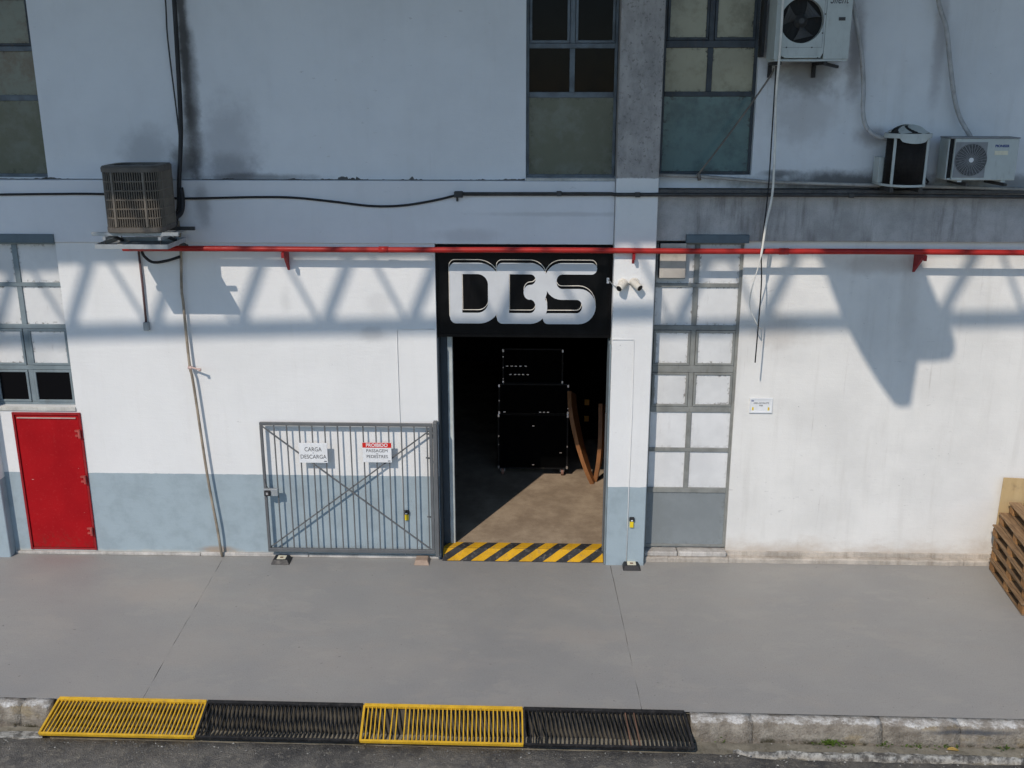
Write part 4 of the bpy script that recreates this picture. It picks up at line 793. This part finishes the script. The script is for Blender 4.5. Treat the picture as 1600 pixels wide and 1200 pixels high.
link('seam', boxes([(x0 + .085, 2.975, yf - .0015, yf + .001, 6.283, 6.287), (2.973, 2.977, yf - .0015, yf + .001, 6.283, 7.0)]), si, 'ac_grille')
link('fan_well', tomesh(disc_bm(bmesh.new(), (fc[0], yf + .085, fc[2]), fr_ * 1.01, 'Y', 40, 0.01)), si, 'black_void')
fn = link('fan', tomesh(disc_bm(bmesh.new(), (fc[0], yf + .03, fc[2]), 0.028, 'Y', 20, 0.05, 0.075)), si, 'steel_dark')
for i in range(3):
    bm = bmesh.new(); a0 = R(120 * i + 40); vs = []
    for t in range(5):
        for s in (0, 1):
            rr = 0.06 + 0.15 * t / 4; a = a0 + (R(35) if s else R(-30)) * (0.6 + 0.4 * t / 4); vs.append(bm.verts.new((fc[0] + rr * math.cos(a), yf + .045 + (0.03 if s else 0.0), fc[2] + rr * math.sin(a))))
    for t in range(4): bm.faces.new((vs[2 * t], vs[2 * t + 1], vs[2 * t + 3], vs[2 * t + 2]))
    link('blade', tomesh(bm), fn, 'steel_dark')
link('handle', boxes([(3.13, 3.20, yf - .003, yf + .0, 6.555, 6.59)]), si, 'steel_dark')
for x, z in ((2.60, 6.285), (2.87, 6.285), (2.985, 6.62), (2.972, 6.43), (2.57, 6.18), (2.94, 6.18)): link('screw', tomesh(disc_bm(bmesh.new(), (x, yf - .004, z), 0.008, 'Y', 8, 0.004)), si, 'steel_dark')
text('Silent', 3.12, yf - .0005, 6.765, 0.13, 'ink_dark', si, width=0.20, shear=0.35)
br = thing('wall_bracket', 'black steel bracket under the large ivory condenser', 'bracket', (2.87, -0.3, 6.0))
for x in (2.53, 3.02): link('arm', boxes([(x, x + .04, -0.46, 0.049, 6.11, 6.143), (x, x + .04, 0.0, 0.048, 5.98, 6.108)], 0.003), br, 'black_rubber')
link('cross_bar', tomesh(bar((3.03, -0.40, 6.125), (3.22, -0.28, 6.09), 0.035, 0.03, (0, 0, 1))), br, 'black_rubber'); link('side_rail', B(2.41, 2.445, -0.12, 0.05, 6.2, 7.4), br, 'black_rubber')

# round condenser
RCX, RCY = 4.055, -0.30
rcn = thing('round_condenser', 'small cylindrical condenser with dark coil and white top standing on the ledge', 'air conditioner', (RCX, RCY, 4.80))
link('coil', tomesh(disc_bm(bmesh.new(), (RCX, RCY, 4.84), 0.215, 'Z', 48, 0.52)), rcn, 'ac_coil', True)
cm = bmesh.new()
for i in range(34): tube_bm(cm, [(RCX + .218 * math.cos(R(a)), RCY + .218 * math.sin(R(a)), 4.85 + i * 0.015) for a in range(0, 361, 12)], 0.0032, 4, False)
q = link('coil_fins', tomesh(cm), rcn, 'ac_coil'); q['kind'] = 'stuff'
bm = bmesh.new(); disc_bm(bm, (RCX, RCY, 4.815), 0.235, 'Z', 36, 0.025); bx(bm, RCX - .25, RCX + .235, RCY - .02, 0.0, 4.815, 4.84); link('base', tomesh(bm), rcn, 'ac_ivory')
link('top_ring', tomesh(ring_bm(bmesh.new(), (RCX, RCY, 5.345), 0.25, 0.20, 0.045, 'Z', 36)), rcn, 'ac_ivory')
def dome(r): return 5.385 + 0.085 * math.cos(math.pi / 2 * min(1.0, r / 0.235))
def dome_mesh(dz):
    bm = bmesh.new(); rings = []
    for r_ in (0.02, 0.07, 0.12, 0.17, 0.21, 0.235): rings.append([bm.verts.new((RCX + r_ * math.cos(R(a)), RCY + r_ * math.sin(R(a)), dome(r_) + dz)) for a in range(0, 360, 12)])
    for p, q in zip(rings, rings[1:]):
        for k_ in range(30): bm.faces.new((p[k_], p[(k_ + 1) % 30], q[(k_ + 1) % 30], q[k_]))
    bm.faces.new(rings[0][::-1]); return tomesh(bm)
link('fan_cover', dome_mesh(0), rcn, 'black_void', True)
for i in range(6):
    bm = bmesh.new(); vs = []
    for t in range(8):
        r_ = 0.03 + 0.205 * t / 7; a0 = R(60 * i) + 1.0 * t / 7; wd = 0.42 if t > 0 else 0.5
        vs.append([bm.verts.new((RCX + r_ * math.cos(a0 + s_ * wd), RCY + r_ * math.sin(a0 + s_ * wd), dome(r_) + .006 + .012 * s_)) for s_ in (-1, 0, 1)])
    for p, q in zip(vs, vs[1:]):
        for k_ in range(2): bm.faces.new((p[k_], p[k_ + 1], q[k_ + 1], q[k_]))
    link('vane', tomesh(bm), rcn, 'ac_ivory')
bm = bmesh.new(); vs = []
for i in range(25):
    a = R(-180 + 7.5 * i); dz = 0.012 + 0.055 * max(0.0, math.cos(R(-90 + 7.5 * (i - 12) + 90) * 2.2)) ** 0.5 * (1 if abs(i - 12) < 5 else 0); vs.append((bm.verts.new((RCX + .252 * math.cos(a), RCY + .252 * math.sin(a), 5.385)), bm.verts.new((RCX + .253 * math.cos(a), RCY + .253 * math.sin(a), 5.352 - dz))))
for p, q in zip(vs, vs[1:]): bm.faces.new((p[0], q[0], q[1], p[1]))
link('apron', tomesh(bm), rcn, 'ac_ivory')
for a in (-142, -38): link('post', B(RCX + .225 * math.cos(R(a)) - .014, RCX + .225 * math.cos(R(a)) + .014, RCY + .225 * math.sin(R(a)) - .012, RCY + .225 * math.sin(R(a)) + .012, 4.84, 5.36, bev=0.003), rcn, 'ac_ivory')
link('side_panel', B(RCX - .26, RCX - .205, -0.22, -0.02, 4.84, 5.12, bev=0.004), rcn, 'ac_ivory'); link('side_panel', B(RCX + .20, RCX + .245, -0.26, -0.02, 4.84, 5.40, bev=0.004), rcn, 'ac_ivory')
link('valve', tube([(RCX + .24, -0.3, 4.90), (RCX + .27, -0.33, 4.86), (RCX + .25, -0.33, 4.835)], 0.012, 7), rcn, 'black_rubber')
for x in (RCX - .18, RCX + .14): link('foot', B(x, x + .04, -0.42, -0.02, 4.75, 4.814), rcn, 'steel_dark')

# box condenser
pc = thing('box_condenser', 'boxy ivory condenser with round grille, rightmost unit above the ledge', 'air conditioner', (4.865, -0.25, 4.86))
x0, x1, yf, yb, z0, z1 = 4.49, 5.24, -0.40, -0.10, 4.885, 5.345
link('casing', boxes([(x0 + .055, x1, yf, yb, z0, z1 - .012), (x0, x0 + .018, yf + .04, yb, z0, z1 - .012), (x0 + .018, x0 + .055, yf + .02, yb - .1, z0, z0 + .02)], 0.006), pc, 'ac_ivory'); link('lid', B(x0 - .006, x1 + .006, yf - .006, yb, z1 - .011, z1 + .004, bev=0.003), pc, 'ac_grille')
link('side_coil', B(x0 + .02, x0 + .054, yf + .03, yb - .02, z0 + .02, z1 - .014), pc, 'black_void')
link('grille_panel', B(4.555, 4.900, yf - .006, yf - .0005, 4.913, 5.297, bev=0.002), pc, 'ac_grille')
gm = bmesh.new(); gc = (4.735, yf - .012, 5.105)
for i in range(11): ring_bm(gm, gc, 0.032 + 0.0135 * i + .0042, 0.032 + 0.0135 * i, 0.005, 'Y', 36)
for i in range(28): a = 2 * math.pi * i / 28; gm.from_mesh(tomesh(bar((gc[0] + .03 * math.cos(a), yf - .010, gc[2] + .03 * math.sin(a)), (gc[0] + .172 * math.cos(a + .5), yf - .010, gc[2] + .172 * math.sin(a + .5)), 0.004, 0.003)))
link('fan_well', tomesh(disc_bm(bmesh.new(), (gc[0], yf - .0082, gc[2]), 0.174, 'Y', 40, 0.002)), pc, 'black_void'); q = link('fan_guard', tomesh(gm), pc, 'ac_grille'); q['kind'] = 'stuff'
link('hub', tomesh(disc_bm(bmesh.new(), (gc[0], yf - .018, gc[2]), 0.026, 'Y', 20, 0.008)), pc, 'plate_white')
text('PIONEER', 5.06, yf - .001, 5.255, 0.036, 'ink_blue', pc, width=0.155, bold=0.0015); link('rating_label', B(4.985, 5.13, yf - .003, yf - .0005, 5.16, 5.205), pc, 'paper_cream')
for x in (4.62, 5.10): link('foot', B(x, x + .05, yf + .02, -0.06, 4.862, 4.884), pc, 'ac_ivory')
for x, lb in ((4.66, 'left'), (5.08, 'right')): link('support_arm', tomesh(bar((x, -0.03, 4.845), (x + .06, -0.42, 4.835), 0.035, 0.03, (0, 0, 1))), pc, 'steel_dark')
link('valve', tube([(x1, -0.2, 5.02), (x1 + .03, -0.22, 5.0), (x1 + .02, -0.22, 4.95)], 0.011, 7), pc, 'black_rubber')

# ------------------------------------------------------------------ two bullet cameras on the pillar
def cctv(bx_, bz, d, label):
    t = thing('security_camera', label, 'camera', (bx_, -0.14, bz), 'security cameras on the pillar'); b = Vector((bx_, -0.14, bz)); d = Vector(d).normalized()
    bm = bmesh.new(); disc_bm(bm, (bx_, -0.168, bz), 0.052, 'Y', 20, 0.027, 0.06); link('mount', tomesh(bm), t, 'plastic_cream', False)
    c = b + Vector((0, -0.055, 0.0)); link('joint', tube([b + Vector((0, -.02, 0)), c], 0.02, 8), t, 'plastic_cream')
    link('barrel', tube([c - d * .05, c - d * .04, c + d * .08, c + d * .10], [0.030, 0.042, 0.044, 0.040], 16), t, 'plastic_cream', True); link('lens', tube([c + d * .1005, c + d * .103], 0.035, 14), t, 'black_void')
cctv(0.965, 3.655, (-0.55, -0.75, -0.38), 'cream bullet camera aimed left, beside the black name board'); cctv(1.10, 3.665, (0.55, -0.75, -0.42), 'cream bullet camera aimed right, nearer the tall window')
conduit('camera_lead', [(0.80, 0.02, 3.67), (0.87, -0.16, 3.625), (0.93, -0.16, 3.655), (1.0, -0.16, 3.665), (1.07, -0.155, 3.645)], 0.006, 'galvanised', 'thin grey lead looping between the two bullet cameras', 'cable', 6)
tag(link('cable_box', B(0.785, 0.815, 0.02, 0.05, 3.62, 3.69, bev=0.005), None, 'plate_white'), 'tiny white junction box at the right edge of the name board', 'box')

# ------------------------------------------------------------------ drain grates
GY0, GZ0_, GY1, GZ1_ = -3.285, 0.008, -3.675, -0.118
def gpt(x, t, lift=0.0): return Vector((x, GY0 + (GY1 - GY0) * t + KY(x), GZ0_ + (GZ1_ - GZ0_) * t + lift))
def grate(xa, xb, ya, yb_, m, label, odd):
    g = thing('drain_grate', label, 'grate', (0.5 * (xa + xb), -3.48, -0.1), 'sloping drain grates at the kerb')
    nrm = Vector((0, -(GZ0_ - GZ1_), -(GY1 - GY0))).normalized(); nrm = nrm if nrm.z > 0 else -nrm
    bm = bmesh.new()
    for (p, q, w) in ((gpt(xa, 0), gpt(xb, 0), 0.036), (gpt(ya, 1), gpt(yb_, 1), 0.022), (gpt(xa, 0.0), gpt(ya, 1), 0.021), (gpt(xb, 0.0), gpt(yb_, 1), 0.021)):
        t_ = bar(p + nrm * (.004 if w != .021 else 0), q + nrm * (.004 if w != .021 else 0), w, 0.03, nrm); me = tomesh(t_); bm.from_mesh(me); bpy.data.meshes.remove(me)
    link('frame', tomesh(bm), g, m)
    L = (gpt(0, 1) - gpt(0, 0)).length - 0.05; t = (gpt(0, 1) - gpt(0, 0)).normalized(); s = Vector((1, 0, 0))
    me = bx(bmesh.new(), -.0056, .0056, 0.02, L + .035, -.010, .011, M=Matrix((s, t, s.cross(t))).transposed().to_4x4()); me = tomesh(me)
    n = 37
    for i in range(n):
        f = (i + 1) / (n + 1)
        if i in odd and odd[i] is None: continue
        xt = xa + (xb - xa) * f + random.uniform(-.002, .002); xbm = ya + (yb_ - ya) * f + (odd.get(i, 0) or 0)
        o = link('bar', me, g, m, at=gpt(xt, 0)); o.rotation_euler = (0, 0, 0)
        a = (xbm - xt) / L
        o.matrix_local = Matrix.Translation(o.location) @ Matrix.Rotation(math.atan2(-(xt - xbm), L) * 1.0, 4, nrm)
    return g
grate(-4.775, -3.29, -4.81, -3.30, 'yellow_paint', 'yellow drain grate at the left end of the kerb row', {})
grate(-3.275, -1.725, -3.28, -1.705, 'black_paint', 'black drain grate between the two yellow grates', {})
grate(-1.71, -0.15, -1.69, -0.135, 'yellow_paint', 'yellow drain grate with a gap between its bars, in front of the doorway', {4: 0.012, 5: None, 6: -0.008, 8: None})
gb = grate(-0.135, 1.43, -0.12, 1.475, 'black_paint', 'black drain grate with two rusty bars at the right end of the row', {0: 0.02, 2: 0.03})
for o in [c for c in gb.children if c.name.startswith('bar')][23:26:2]:
    o.data = o.data.copy(); o.data.materials[0] = MATS['rust_paint']

# ------------------------------------------------------------------ weeds and a fallen leaf in the gutter
def weed(x, y, n, r, label):
    bm = bmesh.new(); root = bm.verts.new((x, y, -0.205))
    for i in range(n):
        a = random.uniform(0, 6.28); d = abs(random.gauss(0, r)); px, py = x + d * math.cos(a) * 1.7, y + d * math.sin(a) * .5; h = random.uniform(.005, .045) * (1.2 - min(1, d / (2.2 * r))); s = random.uniform(.012, .026)
        b = random.uniform(0, 6.28); u = Vector((math.cos(b), math.sin(b), random.uniform(.1, .8))).normalized() * s; w = Vector((-math.sin(b), math.cos(b), random.uniform(-.2, .2))) * s * .45; c = Vector((px, py, -0.205 + h))
        v = [bm.verts.new(q) for q in (c - u * .4, c + w + u * .3, c + u * 1.2, c - w + u * .3)]; bm.faces.new(v); bm.faces.new((root, v[0], bm.verts.new(v[0].co + Vector((.003, .002, 0)))))
    tag(link('weed', tomesh(bm), None, 'weed_green'), label, 'plant', 'weeds growing in the gutter')
weed(1.76, -3.475, 30, .05, 'tiny weed in the gutter beside the black grate'); weed(2.80, -3.50, 170, .065, 'largest green weed clump in the gutter'); weed(3.36, -3.505, 40, .045, 'small weed just right of the largest clump'); weed(3.68, -3.505, 80, .06, 'weed clump in the gutter left of the yellow leaf'); weed(3.90, -3.51, 45, .05, 'weed touching the yellow fallen leaf'); weed(4.46, -3.53, 25, .06, 'sparse weed at the far right of the gutter')
bm = bmesh.new(); pts = [(0, 0), (.03, .022), (.07, .026), (.11, .012), (.125, 0), (.10, -.018), (.06, -.026), (.025, -.018)]
bm.faces.new([bm.verts.new((3.90 + x, -3.575 + y, -0.185 + 0.012 * math.sin(x * 30))) for x, y in pts]); tag(link('fallen_leaf', tomesh(bm), None, 'leaf_yellow'), 'single dry yellow leaf lying in the gutter', 'leaf')

bm = bmesh.new()
for i in range(420):
    x = random.uniform(-6, 6); kind = random.random(); y = (-3.70 - abs(random.gauss(0, .12)) if kind < .65 else (-3.50 + random.uniform(-.06, .08))) + KY(x); z = -0.148 if kind < .65 else -0.205
    if kind >= .65 and -4.9 < x < 1.5: continue
    r_ = random.choice((.004, .005, .006, .008, .011)); ang = random.uniform(0, 6.28)
    V = [bm.verts.new((x + r_ * math.cos(ang + a) * random.uniform(.7, 1.3), y + r_ * math.sin(ang + a) * random.uniform(.7, 1.3), z)) for a in (0, 1.57, 3.14, 4.71)]; t_ = bm.verts.new((x, y, z + r_ * .9))
    for k_ in range(4): bm.faces.new((V[k_], V[(k_ + 1) % 4], t_))
gv = tag(link('gravel', tomesh(bm), None, 'lip_concrete'), 'loose pale grit scattered along the road edge', 'gravel'); gv['kind'] = 'stuff'

# ------------------------------------------------------------------ pallet stack and plywood
def meshbox(sx, sy, sz, bev=0.004): return B(-sx / 2, sx / 2, -sy / 2, sy / 2, -sz / 2, sz / 2, bev=bev)
PB = {'deck': meshbox(0.10, 1.2, 0.022), 'deckw': meshbox(0.14, 1.2, 0.022), 'str': meshbox(1.0, 0.10, 0.022), 'blk': meshbox(0.10, 0.14, 0.085), 'bot': meshbox(0.10, 1.2, 0.02)}
names = ['bottom pallet of the wooden stack', 'second pallet up in the wooden stack', 'third pallet up in the wooden stack', 'fourth pallet up in the wooden stack', 'fifth pallet up in the wooden stack', 'top pallet of the wooden stack by the plywood']
for i in range(6):
    off = [(5.60, 0), (5.615, -1), (5.60, 1.0), (5.59, -.5), (5.64, 1.2), (5.745, 0.0)][i]
    z = 0.004 + i * 0.153; rz = R(6.0 + off[1])
    t = thing('pallet', names[i], 'pallet', (off[0] + 0.55, -0.76 + random.uniform(-.02, .02), z), 'stacked wooden pallets'); t.rotation_euler = (0, 0, -rz)
    def pp(nm, key, m, x, y, zz, rj=0.4):
        o = bpy.data.objects.new(nm, PB[key]); COL.objects.link(o); o.parent = t; o.location = (x, y, zz); o.rotation_euler = (0, 0, R(random.uniform(-rj, rj)))
        if not PB[key].materials: PB[key].materials.append(MATS[m])
    for x in (-.45, 0, .45):
        pp('bottom_board', 'bot', 'pallet_wood', x, 0, 0.011)
        for y in (-.53, 0, .53): pp('block', 'blk', 'pallet_block', x, y, 0.0645, 2)
    for y in (-.53, 0, .53): pp('stringer', 'str', 'pallet_wood', 0, y, 0.119)
    for j, x in enumerate((-.445, -.29, -.145, 0, .145, .29, .445)): pp('deck_board', 'deckw' if j in (0, 6) else 'deck', 'pallet_wood', x, 0, 0.1415, .5)
M_ = Matrix.Translation((5.745, -0.055, 0.003)) @ Matrix.Rotation(R(-3), 4, 'X') @ Matrix.Rotation(R(2.2), 4, 'Y')
tag(link('plywood_sheet', tomesh(bx(bmesh.new(), 0, 1.2, -0.012, 0.0, 0.05, 1.20, bev=0.002, M=M_)), None, 'plywood'), 'pale plywood sheet leaning on the wall behind the pallets', 'board')
bm = bmesh.new(); n = 9
V = [[bm.verts.new((5.99 + .035 * i, -0.62 + .035 * j, 0.922 + max(0.0, random.uniform(-.01, .07)) * math.sin(math.pi * i / (n - 1)) * math.sin(math.pi * j / (n - 1)))) for j in range(n)] for i in range(n)]
for i in range(n - 1):
    for j in range(n - 1): bm.faces.new((V[i][j], V[i + 1][j], V[i + 1][j + 1], V[i][j + 1]))
tag(link('plastic_wrap', tomesh(bm), None, 'plastic_wrap'), 'crumpled clear plastic wrap on the top pallet', 'wrap')

# ------------------------------------------------------------------ inside the doorway
def flight_case(x0, x1, y0, y1, z0, z1, label, wheels, latches):
    t = thing('flight_case', label, 'case', ((x0 + x1) / 2, (y0 + y1) / 2, z0), 'black cases inside the doorway')
    b = z0 + (0.14 if wheels else 0.0)
    link('body', B(x0, x1, y0, y1, b, z1, bev=0.006), t, 'case_black')
    e = 0.011; el = []
    for x in (x0, x1): el.append((x - e, x + e, y0 - .006, y0 - .0005, b, z1))
    for z in (b, z1): el.append((x0 + e, x1 - e, y0 - .006, y0 - .0005, z - e, z + e))
    link('edging', boxes(el), t, 'case_edge')
    for x in (x0, x1):
        for z in (b + .02, z1 - .02): link('corner', boxes([(x - .016, x + .016, y0 - .02, y0 - .007, z - .025, z + .025)], 0.005), t, 'chrome')
        for zz in [q + random.uniform(-.07, .07) for q in (0.2, 0.42, 0.6, 0.8) if random.random() < .55]: hh = random.uniform(.006, .02); link('rivet', boxes([(x - .007, x + .007, y0 - .013, y0 - .007, b + (z1 - b) * zz - hh, b + (z1 - b) * zz + hh)]), t, 'chrome')
    for (x, z) in latches: link('latch', boxes([(x - .018, x + .018, y0 - .016, y0 - .007, z - .008, z + .008)], 0.002), t, 'chrome')
    if wheels:
        for x in (x0 + .06, x1 - .07):
            w = link('caster', tube([(x - .02, y0 + .08, b - .07), (x + .02, y0 + .08, b - .07)], 0.066, 16), t, 'caster_brown'); link('fork', boxes([(x - .034, x - .023, y0 + .05, y0 + .11, b - .075, b - .0005), (x + .023, x + .034, y0 + .05, y0 + .11, b - .075, b - .0005)]), w, 'galvanised')
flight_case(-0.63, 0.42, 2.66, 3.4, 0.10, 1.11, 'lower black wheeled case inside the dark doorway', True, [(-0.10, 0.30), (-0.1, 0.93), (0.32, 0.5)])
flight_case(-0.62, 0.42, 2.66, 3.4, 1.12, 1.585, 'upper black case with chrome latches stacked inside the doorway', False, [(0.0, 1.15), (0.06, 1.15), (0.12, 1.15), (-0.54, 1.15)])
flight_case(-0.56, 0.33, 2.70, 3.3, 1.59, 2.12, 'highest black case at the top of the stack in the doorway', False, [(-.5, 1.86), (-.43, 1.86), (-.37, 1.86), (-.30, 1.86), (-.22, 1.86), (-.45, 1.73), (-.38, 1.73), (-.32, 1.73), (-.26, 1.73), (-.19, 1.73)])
bc = thing('dark_crate', 'dark crate with yellow handles behind the bent boards', 'crate', (0.85, 4.6, 0.1)); link('body', B(0.5, 1.3, 4.4, 5.0, 0.1, 1.35, bev=0.01), bc, 'case_black')
for z in (0.43, 0.72): link('handle', B(0.75, 0.83, 4.385, 4.398, z, z + .10, bev=0.004), bc, 'tag_amber')
def bent_board(pts, w, th, label):
    bm = bmesh.new(); P = catmull(pts, 6); rings = []; n = len(P)
    for i, p in enumerate(P):
        t = (P[min(i + 1, n - 1)] - P[max(i - 1, 0)]).normalized(); s = Vector((0.25, 1, 0)).normalized(); s = (s - t * s.dot(t)).normalized(); u = t.cross(s)
        ww = w * (0.12 + 0.88 * math.sin(math.pi * (0.06 + 0.62 * i / (n - 1))))
        rings.append([bm.verts.new(p + s * a * ww / 2 + u * b * th / 2) for a, b in ((-1, -1), (1, -1), (1, 1), (-1, 1))])
    for a, b in zip(rings, rings[1:]):
        for k_ in range(4): bm.faces.new((a[k_], a[(k_ + 1) % 4], b[(k_ + 1) % 4], b[k_]))
    bm.faces.new(rings[0][::-1]); bm.faces.new(rings[-1]); bmesh.ops.bevel(bm, geom=[e for e in bm.edges if e.is_manifold and e.calc_face_angle(0) > .8], offset=.004, segments=1, affect='EDGES')
    tag(link('bent_board', tomesh(bm), None, 'bent_board'), label, 'board', 'bent brown boards inside the doorway')
bent_board([(0.805, 2.41, 0.105), (0.69, 2.42, 0.42), (0.575, 2.48, 0.82), (0.50, 2.58, 1.18), (0.475, 2.72, 1.44)], 0.30, 0.06, 'bent brown board leaning left inside the doorway')
bent_board([(0.85, 2.50, 0.105), (0.905, 2.52, 0.42), (0.935, 2.58, 0.75), (0.945, 2.68, 1.0), (0.945, 2.78, 1.24)], 0.28, 0.06, 'bent brown board leaning right inside the doorway')
